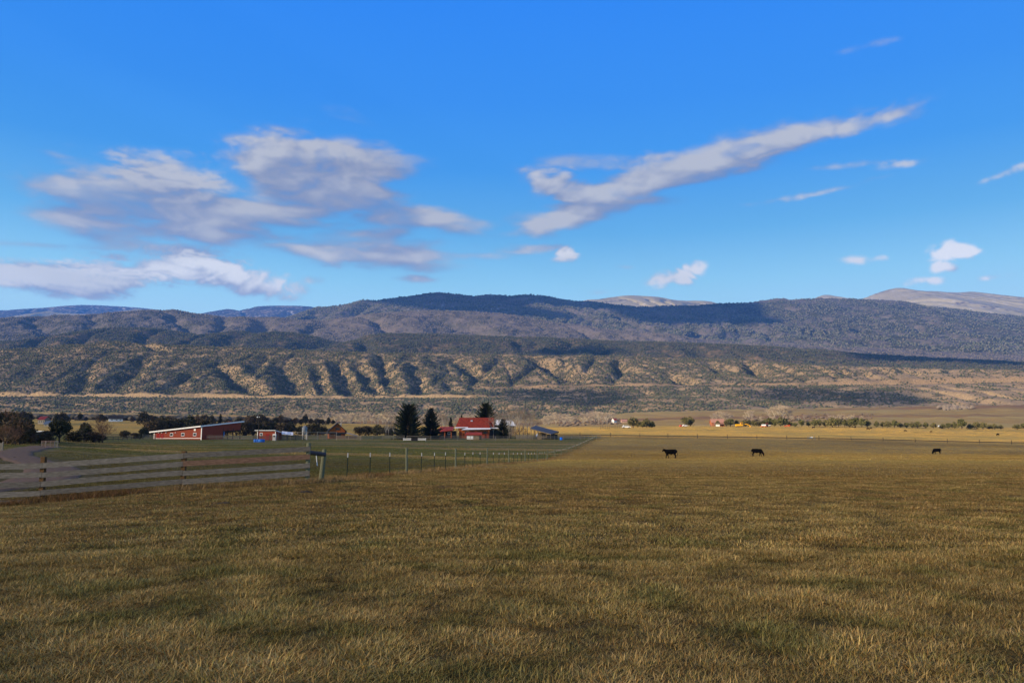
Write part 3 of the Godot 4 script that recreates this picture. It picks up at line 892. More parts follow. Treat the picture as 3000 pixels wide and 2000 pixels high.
func make_forest() -> void:
	M.leaf_far = painted()
	rng.seed = 401
	var usual := func(_x: float, _d: float, v: float) -> Color: return wood_colour(v).lerp(Color(0.16, 0.12, 0.085), 0.6 * float(v > 0.82))
	cover_hill(hills[0], "juniper_woodland", 120000, 1500.0, 2420.0, 2.4, 5.2, func(x: float, d: float, y: float) -> float:
		if d > 1827.0 and d < 1855.0: return 0.3 * smooth(0.0, 0.3, n_a.get_noise_2d(x * 0.9, 90.0))
		var p := mottled(x, d, y, 1.0)
		var g := ravines(RAVINES_LEFT, x, d, 1842.0, 2350.0, 1166.0, 1030.0) / 14.0
		var w := 0.12 + smooth(-0.4, 0.2, p) * 0.85 + 0.8 * minf(g, 1.0) + 0.25 * smooth(2250.0, 2350.0, d)
		w *= 1.0 - 0.45 * smooth(-700.0, -200.0, x) * smooth(1862.0, 1900.0, d)
		var low := smooth(-0.35, 0.2, n_a.get_noise_2d(x * 1.3, d * 2.2)) * 0.7 + 0.5 * smooth(-0.2, 0.3, p)
		return low if d < 1822.0 else w, usual, "juniper and scrub woodland covering the left bluff")
	cover_hill(hills[1], "juniper_woodland", 130000, 1650.0, 2900.0, 2.8, 5.8, func(x: float, d: float, y: float) -> float:
		if d > 2030.0 and d < 2056.0: return 0.3 * smooth(0.0, 0.3, n_a.get_noise_2d(x * 0.9, 190.0))
		if d > 2640.0: return smooth(-0.2, 0.15, n_b.get_noise_2d(x * 0.12, d * 0.5))
		var p := mottled(x, d, y, 1.0)
		var right := smooth(750.0, 1050.0, x)
		var w := smooth(-0.38, 0.25, p - 0.3 * right) * 0.9 + minf(1.0, ravines(RAVINES_RIGHT, x, d, 2044.0, 2600.0, 1138.0, 1048.0) / 12.0)
		if d < 1720.0: w *= 1.0 - smooth(300.0, 500.0, x) * 0.8
		return w, usual, "dense juniper woodland covering the right bluff")
	cover_hill(hills[2], "juniper_woodland", 80000, 3000.0, 4350.0, 4.5, 8.5, func(x: float, d: float, y: float) -> float: return smooth(-0.5, 0.1, mottled(x, d, y, 2.2)), usual, "green juniper woodland on the middle hills")
	var brush := func(_x: float, _d: float, v: float) -> Color: return Color(0.15, 0.14, 0.11).lerp(Color(0.23, 0.20, 0.165), v)
	cover_hill(hills[3], "oak_brush", 70000, 4300.0, 6100.0, 6.0, 11.0, func(x: float, d: float, y: float) -> float: return 0.35 + 0.6 * smooth(-0.1, 0.4, mottled(x, d, y, 4.0)), brush, "leafless oak brush on the lower mountain")
	cover_hill(hills[4], "mountain_forest", 110000, 4800.0, 8800.0, 10.0, 17.0, func(x: float, d: float, y: float) -> float: return 0.25 + 0.7 * smooth(-0.3, 0.2, mottled(x, d, y, 5.0)), func(x: float, d: float, v: float) -> Color: return (wood_colour(v) * 1.55).lerp(Color(0.22, 0.195, 0.16), 0.5 * float(v > 0.5)), "dark forest on the long mountain ridge")

func blade(st: SurfaceTool, root: Vector3, lean: Vector3, tall: float, wide: float, c: Color) -> void:
	var side := lean.cross(Vector3.UP)
	side = (side.normalized() if side.length() > 0.001 else Vector3.RIGHT) * wide * 0.5
	var mid := root + Vector3(0, tall * 0.55, 0) + lean * 0.35
	var tip := root + Vector3(0, tall, 0) + lean
	st.set_color(c)
	quad(st, root - side, mid - side * 0.8, mid + side * 0.8, root + side)
	tri(st, mid - side * 0.8, tip, mid + side * 0.8)

func tuft_mesh(seed_: int, blades: int, spread: float, tall: float, wide: float, flop := 0.8) -> ArrayMesh:
	var r := RandomNumberGenerator.new()
	r.seed = seed_
	var st := new_st()
	for i in blades:
		var a := r.randf() * TAU
		var q := sqrt(r.randf()) * spread
		var t := tall * r.randf_range(0.35, 1.2)
		var la := a + r.randf_range(-1.4, 1.4)
		var lie := pow(r.randf(), 0.7)
		var lean := Vector3(cos(la), 0, sin(la)) * t * lerpf(0.15, flop, lie)
		t *= lerpf(1.0, 0.35, lie * minf(1.0, flop * 0.5))
		var v := r.randf()
		var c := Color(1.0, 0.95, 0.85)
		if v < 0.19: c = Color(2.3, 2.3, 2.6)           # bleached straw
		elif v < 0.48: c = Color(0.60, 0.70, 0.55)         # greener
		elif v < 0.72: c = Color(0.62, 0.48, 0.36)
		blade(st, Vector3(cos(a) * q, -0.01, sin(a) * q), lean, t * (1.0 - 0.25 * r.randf()), wide * r.randf_range(0.6, 1.2), c)
	st.generate_normals()
	return st.commit()

func sow(called: String, label: String, count: int, d0: float, d1: float, meshes: Array, size0: float, size1: float, power := 1.0) -> void:
	var rows := []
	for i in meshes.size():
		rows.append([])
	for k in count:
		var t := rng.randf()
		var d := sqrt(lerpf(d0 * d0, d1 * d1, pow(t, power)))
		var x := rng.randf_range(-1, 1) * (0.70 * d + 1.0)
		if on_road(x, d) < 0.2: continue
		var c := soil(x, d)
		var v := n_b.get_noise_2d(x * 14.0, d * 14.0)
		c = c * (1.35 + 0.35 * v + rng.randf_range(-0.3, 0.3))
		var clump := 0.6 * n_a.get_noise_2d(x * 60.0, d * 60.0) + 0.6 * n_a.get_noise_2d(x * 190.0, d * 190.0 + 9.0)
		if d < 42.0:
			if clump < -0.15 and rng.randf() < 0.45: continue
			c = c * clampf(1.06 + 0.9 * clump, 0.6, 1.5)
		var s := rng.randf_range(size0, size1) * (1.0 + 0.35 * v + 0.35 * clump)
		var b := Basis(Vector3.UP, rng.randf() * TAU).scaled(Vector3(s, s * rng.randf_range(0.7, 1.2), s))
		rows[rng.randi() % meshes.size()].append([Transform3D(b, Vector3(x, ground(x, d), -d)), c])
	for i in meshes.size():
		tag(scatter(called, meshes[i], M.grass, rows[i]), label, "grass")

var road_line := []
var road_branch := []

func on_road(x: float, d: float) -> float:       # metres from the edge of the dirt road (negative on it)
	if x > -8.0 or d < 28.0 or d > 150.0: return 9.0
	var best := 99.0
	for k in road_line.size() - 1:
		var a: Vector2 = road_line[k]
		var b: Vector2 = road_line[k + 1]
		best = minf(best, Geometry2D.get_closest_point_to_segment(Vector2(x, d), a, b).distance_to(Vector2(x, d)))
	for k in road_branch.size() - 1:
		best = minf(best, Geometry2D.get_closest_point_to_segment(Vector2(x, d), road_branch[k], road_branch[k + 1]).distance_to(Vector2(x, d)))
	return best - 2.2

func make_grass() -> void:
	M.grass = painted(0.9)
	M.grass.metallic_specular = 0.0
	rng.seed = 900
	var near := []
	for i in 6: near.append(tuft_mesh(20 + i, 44, 0.15, 0.066, 0.0055, 2.1))
	var mid := []
	for i in 5: mid.append(tuft_mesh(40 + i, 46, 0.27, 0.07, 0.010, 1.8))
	var far := []
	for i in 4: far.append(tuft_mesh(60 + i, 40, 0.6, 0.07, 0.022, 1.6))
	var farther := []
	for i in 3: farther.append(tuft_mesh(80 + i, 46, 1.6, 0.09, 0.055, 1.4))
	sow("pasture_grass", "short dry pasture grass of the near field", 27000, 3.6, 13.0, near, 0.75, 1.4)
	sow("pasture_grass", "short dry pasture grass beyond the nearest strip", 56000, 12.0, 42.0, mid, 0.8, 1.3, 1.25)
	sow("pasture_grass", "short pasture grass of the middle field", 66000, 40.0, 190.0, far, 0.8, 1.3, 1.7)
	sow("pasture_grass", "thin grass of the far fields", 42000, 110.0, 640.0, farther, 0.9, 1.5, 1.3)
	# taller dry weeds along the two fences
	var weed := []
	for i in 4: weed.append(tuft_mesh(140 + i, 26, 0.16, 0.27, 0.008, 0.6))
	var rows := [[], [], [], []]
	for k in 5200:
		var along := rng.randf()
		var x: float
		var d: float
		if k < 2300:
			x = lerpf(-23.0, -7.6, along)
			d = board_d(x) + rng.randfn(0.0, 0.35) - 0.1
		else:
			d = 31.5 + 280.0 * along * along
			x = fence_x(d) + rng.randfn(0.0, 0.3 + 0.003 * d)
		var lush := 0.5 + 0.7 * n_b.get_noise_2d(x * 5.0, d * 5.0)
		if rng.randf() > 0.5 + lush * 0.6: continue
		var s := rng.randf_range(0.6, 1.2) * (0.7 + 0.6 * lush)
		var c := Color(0.27, 0.19, 0.10).lerp(Color(0.17, 0.10, 0.05), smooth(-0.1, 0.5, n_b.get_noise_2d(x * 3.0 + 30.0, d * 3.0))) * rng.randf_range(0.8, 1.5)
		rows[k % 4].append([Transform3D(Basis(Vector3.UP, rng.randf() * TAU).scaled(Vector3.ONE * s), Vector3(x, ground(x, d), -d)), c])
	for i in 4:
		tag(scatter("tall_grass", weed[i], M.grass, rows[i]), "taller dry weeds growing along the fences", "grass")

func board_d(x: float) -> float:
	return 31.3 + (x + 7.97) * 0.22 if x > -30.0 else 26.0

# ---------------------------------------------------------------- fences

func make_materials() -> void:
	var grain := noise_tex(71, 0.02, Color(0.55, 0.55, 0.55), Color(1, 1, 1), 256, false, 5)
	M.grey_wood = []
	for v in [[0.235, 0.212, 0.18], [0.275, 0.248, 0.208], [0.195, 0.176, 0.15]]:
		var m := mat(lin(v[0], v[1], v[2]), 0.9, grain)
		m.uv1_scale = Vector3(0.5, 6.0, 6.0)
		M.grey_wood.append(m)
	M.stained_wood = mat(lin(0.26, 0.155, 0.105), 0.9, grain)
	M.stained_wood.uv1_scale = Vector3(0.5, 6.0, 6.0)
	M.brown_post = mat(lin(0.15, 0.085, 0.035), 0.9, grain, 3.0)
	M.green_post = mat(lin(0.21, 0.225, 0.145), 0.9, grain, 4.0)
	M.rail_dark = mat(lin(0.10, 0.09, 0.105), 0.9, grain, 4.0)
	M.steel_green = mat(lin(0.022, 0.035, 0.028), 0.6)
	M.white = mat(lin(0.74, 0.74, 0.72), 0.6)
	M.tip = mat(lin(0.5, 0.5, 0.48), 0.7)
	M.white_metal = mat(lin(0.62, 0.64, 0.66), 0.45)
	M.wire = mat(lin(0.09, 0.09, 0.09), 0.5, null, 1.0, 0.6)
	M.pipe = mat(lin(0.22, 0.22, 0.22), 0.6)
	M.old_rail = mat(lin(0.36, 0.32, 0.26), 0.9, grain, 2.0)
	M.dark_rail = mat(lin(0.10, 0.095, 0.085), 0.9, grain, 2.0)
	M.bark = mat(lin(0.085, 0.065, 0.05), 0.95, grain, 2.0)
	M.pale_bark = mat(lin(0.30, 0.27, 0.23), 0.9, grain, 2.0)
	M.black = mat(lin(0.012, 0.012, 0.013), 0.7)
	M.dark = mat(lin(0.03, 0.028, 0.027), 0.85)
	M.blue = mat(lin(0.015, 0.11, 0.42), 0.5)
	M.grain = grain

func post_mesh(height: float, r: float, sides := 10) -> ArrayMesh:
	var st := new_st()
	tube(st, Vector3(0, -0.3, 0), Vector3(0, height - 0.02, 0), r, r * 0.94, sides, false)
	tube(st, Vector3(0, height - 0.02, 0), Vector3(0, height, 0), r * 0.94, r * 0.8, sides)
	st.generate_normals()
	return st.commit()

func make_board_fence() -> void:
	var t := thing("board_fence", "weathered grey fence of five long boards in the left foreground", "fence")
	var xs := [-26.6, -21.9, -17.08, -12.39, -7.97]
	var p := []
	for x in xs:
		p.append(Vector3(x, ground(x, board_d(x)), -board_d(x)))
	# ground heights seen at the posts
	p[4].y = at(905, 1412, 31.3).y
	rng.seed = 12
	for k in p.size():
		var st := new_st()
		var mm: Material = M.brown_post
		var lean := Vector3(rng.randf_range(-0.03, 0.03), 0, 0)
		if k == 4:
			tube(st, p[k] + Vector3(0, -0.3, -0.13), p[k] + Vector3(0, 1.5, -0.13) + lean, 0.095, 0.085, 12)
			mm = M.green_post
		else:
			beam(st, p[k] + Vector3(0, -0.3, -0.12), p[k] + Vector3(0, 1.62 if k == 2 else 1.45, -0.12) + lean, 0.16, 0.15)
		var o := done(st, "post", mm, t)
		if k == 4: o.set_meta("label", "round greenish end post")
		if k == 2: o.set_meta("label", "orange brown post standing above the top board")
		for j in 5:                                   # pairs of bolt heads
			for dy in [-0.055, 0.055]:
				if k < 4: continue
				var sb := new_st()
				var c: Vector3 = p[k] + Vector3(0, 1.285 - 0.322 * j + dy, 0.0)
				tube(sb, c, c + Vector3(0, 0, 0.012), 0.014, 0.011, 6)
				done(sb, "bolt", M.white_metal, t)
	for k in p.size() - 1:
		for j in 5:
			var a: Vector3 = p[k] + Vector3(0.006, 1.285 - 0.322 * j + rng.randf_range(-0.02, 0.02), -0.02)
			var b: Vector3 = p[k + 1] + Vector3(-0.006 + (0.12 if k == 3 else 0.0), 1.285 - 0.322 * j + rng.randf_range(-0.02, 0.02), -0.02)
			var st := new_st()
			var n := 6                                # the boards sag and bow a little
			var bow := rng.randf_range(-0.025, 0.02)
			var tall := rng.randf_range(0.185, 0.205)
			var prev := []
			for i in n + 1:
				var f := float(i) / n
				var c := a.lerp(b, f) + Vector3(0, bow * sin(PI * f), 0.01 * sin(PI * 2.0 * f))
				var ring := [c + Vector3(0, -tall / 2, 0.02), c + Vector3(0, tall / 2, 0.02), c + Vector3(0, tall / 2, -0.02), c + Vector3(0, -tall / 2, -0.02)]
				if i > 0:
					for q in 4:
						quad(st, prev[q], prev[(q + 1) % 4], ring[(q + 1) % 4], ring[q])
				if i == 0: quad(st, ring[0], ring[3], ring[2], ring[1])
				if i == n: quad(st, ring[0], ring[1], ring[2], ring[3])
				prev = ring
			var odd := k == 3 and j == 1
			var o := done(st, "board", M.stained_wood if odd else M.grey_wood[rng.randi() % 3], t)
			if odd: o.set_meta("label", "reddish stained board, second from the top")

func make_wire_fence() -> void:
	var t := thing("wire_fence", "wire fence with round and steel posts running away from the board fence", "fence")
	var base := at(938, 1412, 33.0)
	base.y = ground(base.x, 33.0)
	var top := at(950, 1316, 33.0)
	var st := new_st()
	tube(st, base + Vector3(0, -0.3, 0), top, 0.11, 0.088, 14)
	done(st, "brace_post", M.green_post, t).set_meta("label", "leaning thick greenish brace post")
	st = new_st()
	var ra := at(903, 1325, 31.5)
	var rb := at(953, 1331, 32.8) + Vector3(0, 0, 0.16)
	tube(st, ra, rb, 0.085, 0.085, 12)
	done(st, "brace_rail", M.rail_dark, t)
	st = new_st()
	var sa := ra.lerp(rb, 0.5) + Vector3(0, -0.06, 0.06)
	tube(st, sa, sa + Vector3(0.06, -0.42, 0.02), 0.016, 0.02, 6)
	done(st, "strap", M.white_metal, t)
	rng.seed = 15
	var round_post := post_mesh(1.48, 0.068)
	var tee := SurfaceTool.new()
	tee.begin(Mesh.PRIMITIVE_TRIANGLES)
	tee.set_smooth_group(-1)
	box(tee, Vector3(0, 0.45, 0), Vector3(0.045, 1.4, 0.008))
	box(tee, Vector3(0, 0.45, 0.021), Vector3(0.008, 1.4, 0.034))
	for k in 9: box(tee, Vector3(0, 0.1 + 0.12 * k, -0.010), Vector3(0.018, 0.02, 0.012))
	tee.generate_normals()
	var tee_mesh := tee.commit()
	var capst := new_st()
	box(capst, Vector3(0, 1.065, 0), Vector3(0.051, 0.20, 0.02))
	box(capst, Vector3(0, 1.065, 0.028), Vector3(0.016, 0.20, 0.03))
	capst.generate_normals()
	var cap_mesh := capst.commit()
	var feet := []
	var m := 2.82
	while m < 23.6:
		var whole := absf(fposmod(m - 0.57, 1.0)) < 0.01 or absf(fposmod(m - 0.57, 1.0)) > 0.99
		var d := 12.84 * m
		var x := fence_x(d)
		var foot := Vector3(x, ground(x, d), -d)
		var o: MeshInstance3D
		if whole:
			o = put_mesh("post", round_post, M.green_post, t)
			o.scale = Vector3(1, rng.randf_range(0.97, 1.06), 1)
			o.rotation = Vector3(rng.randf_range(-0.03, 0.03), rng.randf() * 3, rng.randf_range(-0.035, 0.035))
		else:
			o = put_mesh("steel_post", tee_mesh, M.steel_green, t)
			o.rotation = Vector3(rng.randf_range(-0.03, 0.03), 0.15, rng.randf_range(-0.025, 0.025))
			put_mesh("white_tip", cap_mesh, M.tip, o)
		o.position = foot
		feet.append(foot)
		m += 0.25
	var line := [Vector3(top.x, base.y, base.z)] + feet
	for h in [0.35, 0.62, 0.88, 1.12]:
		st = new_st()
		for i in line.size() - 1:
			tube(st, line[i] + Vector3(0, h, 0.03), line[i + 1] + Vector3(0, h, 0.03), 0.0035, 0.0035, 3, false)
		done(st, "wire", M.wire, t)

func far_d(px: float) -> float:
	return 342.0

func make_far_fence() -> void:
	var t := thing("wire_fence", "thin dark wire fence crossing the field behind the black cows", "fence")
	rng.seed = 16
	var tops := []
	var pm := post_mesh(1.75, 0.12, 7)
	var px := 1612.0
	while px < 3130.0:
		var p := on(px, far_d(px))
		var o := put_mesh("post", pm, M.dark, t)
		o.position = p
		o.rotation = Vector3(0, rng.randf() * 3, rng.randf_range(-0.03, 0.03))
		tops.append(p)
		px += rng.randf_range(82.0, 90.0) if px < 2250 else 94.0
	for h in [0.55, 0.95, 1.3]:
		var st := new_st()
		for i in tops.size() - 1:
			tube(st, tops[i] + Vector3(0, h, 0), tops[i + 1] + Vector3(0, h, 0), 0.012 if h > 0.6 else 0.008, 0.012, 3, false)
		done(st, "wire", M.wire, t)
	# a dark rail fixed along the wires
	var st2 := new_st()
	for i in tops.size() - 1:
		beam(st2, tops[i] + Vector3(0, 0.72, 0.1), tops[i + 1] + Vector3(0, 0.72, 0.1), 0.06, 0.3)
	done(st2, "rail", M.dark, t)
	# the braced gap with a white board
	var b := thing("salt_feeder", "grey blue post frame holding a white tray at the far wire fence", "feeder", on(2378, 339.0), 0.0)
	var leg := post_mesh(1.75, 0.09, 7)
	var blue_grey := mat(lin(0.10, 0.13, 0.16), 0.8)
	for q in [[-1.25, -0.5], [-0.75, 0.5], [0.75, -0.5], [1.3, 0.5]]:
		var o := put_mesh("leg", leg, blue_grey, b)
		o.position = Vector3(q[0], 0, q[1])
	var st3 := new_st()
	box(st3, Vector3(0, 0.95, 0), Vector3(2.7, 0.12, 1.0))
	done(st3, "platform", blue_grey, b)
	st3 = new_st()
	box(st3, Vector3(0, 1.18, 0), Vector3(1.1, 0.34, 0.7))
	done(st3, "tray", M.white, b)

func rail_fence(called: String, label: String, line: Array, height: float, rails: Array, gap: float, m: Material, wide := 0.09, rail_w := 0.05) -> Node3D:
	# posts along a line of ground points, joined by rails at those heights
	var t := thing(called, label, "fence")
	var pm := post_mesh(height, wide, 6)
	var prev = null
	for k in line.size() - 1:
		var a: Vector3 = line[k]
		var b: Vector3 = line[k + 1]
		var n := maxi(1, int(a.distance_to(b) / gap))
		for i in n + (1 if k == line.size() - 2 else 0):
			var p := a.lerp(b, float(i) / n)
			p.y = ground(p.x, -p.z)
			var o := put_mesh("post", pm, m, t)
			o.position = p
			if prev != null:
				for h in rails:
					var st := new_st()
					beam(st, prev + Vector3(0, h, 0.08), p + Vector3(0, h, 0.08), rail_w, 0.12)
					done(st, "rail", m, t)
			prev = p
	return t

# ---------------------------------------------------------------- trees

func conifer(seed_: int, tall: float, wide: float, power: float, c: Color, c2: Color) -> Array:     # [trunk mesh, crown mesh]
	var r := RandomNumberGenerator.new()
	r.seed = seed_
	var ts := new_st()
	tube(ts, Vector3(0, -0.3, 0), Vector3(0, tall * 0.97, 0), tall * 0.022, 0.02, 7)
	ts.generate_normals()
	var st := new_st()
	var y := tall * 0.05
	while y < tall * 0.985:
		var t := y / tall
		var reach := wide * 0.5 * pow(1.0 - t, power) * (0.72 + 0.28 * minf(1.0, t * 9.0))
		var n := 12 + int(reach * 2.2)
		for k in n:
			var a := r.randf() * TAU
			var l := reach * (r.randf_range(0.5, 0.95) if r.randf() < 0.75 else r.randf_range(0.95, 1.28)) + 0.12
			var dir := Vector3(cos(a), 0, sin(a))
			var rise := lerpf(-0.15, 0.65, t) + r.randf_range(-0.12, 0.15)
			var root := Vector3(0, y + r.randf_range(-0.12, 0.12), 0)
			var side := Vector3(-dir.z, 0, dir.x)
			var tone := c.lerp(c2, r.randf())
			st.set_color(tone)
			var segs := 4
			for s in segs:                         # needle sprays along the branch, drooping then turning up at the tip
				var f0 := 0.18 + 0.8 * s / segs
				var f1 := f0 + 0.34
				var p0 := root + dir * l * f0 + Vector3(0, rise * l * f0 - 0.18 * l * sin(PI * f0), 0)
				var p1 := root + dir * l * f1 + Vector3(0, rise * l * f1 - 0.18 * l * sin(PI * minf(f1, 1.0)), 0)
				var w := (0.10 + 0.24 * l * 0.35 * (1.2 - f0)) * r.randf_range(0.7, 1.3)
				tri(st, p0, p1 + side * w + Vector3(0, -0.1, 0), p0.lerp(p1, 0.6) + Vector3(0, 0.05, 0))
				tri(st, p0, p0.lerp(p1, 0.6) + Vector3(0, 0.05, 0), p1 - side * w + Vector3(0, -0.1, 0))
				tri(st, p0 + Vector3(0, 0.06, 0), p1 + Vector3(0, 0.1, 0), p0.lerp(p1, 0.5) - Vector3(0, w * 1.1, 0))
		y += 0.22 + 0.10 * (1.0 - t)
	st.generate_normals()
	return [ts.commit(), st.commit()]

func leafy(seed_: int, tall: float, wide: float, stem: float, leaves: int, leaf: float, c: Color, c2: Color) -> Array:      # a round evergreen: clumps of small sprays
	var r := RandomNumberGenerator.new()
	r.seed = seed_
	var ts := new_st()
	tube(ts, Vector3(0, -0.3, 0), Vector3(0, stem + 0.2 * tall, 0), 0.035 * tall, 0.022 * tall, 7)
	var st := new_st()
	var lumps := []
	for k in 9:
		var a := r.randf() * TAU
		var q := sqrt(r.randf()) * wide * 0.30
		var h := stem + (tall - stem) * r.randf_range(0.22, 0.78)
		var rad := wide * r.randf_range(0.17, 0.27) * (1.15 - 0.5 * (h - stem) / (tall - stem))
		lumps.append([Vector3(cos(a) * q, h, sin(a) * q), rad])
	lumps.append([Vector3(0, stem + (tall - stem) * 0.42, 0), wide * 0.33])
	lumps.append([Vector3(0, tall - wide * 0.2, 0), wide * 0.2])
	for lp in lumps:
		tube(ts, Vector3(0, stem * 0.7, 0), lp[0], 0.014 * tall, 0.005 * tall, 4, false)
	ts.generate_normals()
	for k in leaves:
		var lp: Array = lumps[r.randi() % lumps.size()]
		var dir := Vector3(r.randfn(), r.randfn() * 0.9, r.randfn()).normalized()
		var p: Vector3 = lp[0] + dir * lp[1] * r.randf_range(0.55, 1.12)
		var b := Basis(Vector3(r.randfn(), r.randfn(), r.randfn()).normalized(), r.randf() * TAU)
		var s := leaf * r.randf_range(0.6, 1.3)
		st.set_color(c.lerp(c2, r.randf()))
		quad(st, p + b * Vector3(-s, -s * 0.6, 0), p + b * Vector3(-s * 0.7, s * 0.7, 0), p + b * Vector3(s, s * 0.6, 0), p + b * Vector3(s * 0.6, -s, 0))
	st.generate_normals()
	return [ts.commit(), st.commit()]

func branch(st: SurfaceTool, r: RandomNumberGenerator, a: Vector3, dir: Vector3, l: float, rad: float, depth: int, twig: Color, wood: Color, least := 0.012) -> void:
	var b := a + dir * l
	st.set_color(wood if depth > 1 else twig)
	tube(st, a, b, rad, rad * 0.62, 5 if depth > 2 else 3, false)
	if depth == 0:
		return
	var n := 3 if depth > 1 else 4
	for k in n:
		var f := r.randf_range(0.5, 1.0) if k > 0 else 1.0
		var turn := Vector3(r.randfn(), r.randfn() * 0.6 + 0.35, r.randfn()).normalized()
		var d2 := (dir * (0.9 if k > 0 else 1.6) + turn * 0.85).normalized()
		branch(st, r, a.lerp(b, f), d2, l * r.randf_range(0.6, 0.82), maxf(rad * 0.6, least), depth - 1, twig, wood, least)

func bare_tree(seed_: int, tall: float, thick: float, depth: int, twig: Color, wood: Color, spread := 1.0, least := 0.012) -> Array:
	var r := RandomNumberGenerator.new()
	r.seed = seed_
	var ts := new_st()
	ts.set_color(wood)
	tube(ts, Vector3(0, -0.3, 0), Vector3(0, tall * 0.45, 0), thick, thick * 0.6, 7, false)
	ts.generate_normals()
	var st := new_st()
	for k in 7:
		var a := TAU * k / 7.0 + r.randf_range(-0.4, 0.4)
		var d := Vector3(cos(a) * spread * 0.8, r.randf_range(0.8, 1.5), sin(a) * spread * 0.8).normalized()
		branch(st, r, Vector3(0, tall * r.randf_range(0.16, 0.45), 0), d, tall * r.randf_range(0.2, 0.27), thick * 0.42, depth, twig, wood, least)
	st.generate_normals()
	return [ts.commit(), st.commit()]

func plant(called: String, meshes: Array, bark: Material, leaf: Material, label: String, category: String, where: Vector3, turn: float, size: Vector3, group := "") -> Node3D:
	var t := thing(called, label, category, where, turn, group)
	put_mesh("trunk", meshes[0], bark, t)
	put_mesh("crown", meshes[1], leaf, t)
	t.scale = size
	return t

const ORDER := ["first", "second", "third", "fourth", "fifth", "sixth", "seventh", "eighth", "ninth", "tenth", "eleventh", "twelfth", "thirteenth", "fourteenth", "fifteenth", "sixteenth", "seventeenth", "eighteenth", "nineteenth", "twentieth", "twenty-first", "twenty-second", "twenty-third", "twenty-fourth", "twenty-fifth"]

func labelled(rows: Array, what: String, marks: Array) -> Array:      # gives each row of a left-to-right line its own label, counted from the landmark on its left
	rows.sort_custom(func(a: Array, b: Array) -> bool: return a[0] < b[0])
	var count := {}
	var res := []
	for q in rows:
		var mark: Array = marks[0]
		for m in marks:
			if m[0] <= q[0]: mark = m
		var n: int = count.get(mark[1], 0)
		count[mark[1]] = n + 1
		res.append(q + ["%s %s %s" % [ORDER[mini(n, 24)], what, mark[1]]])
	return res

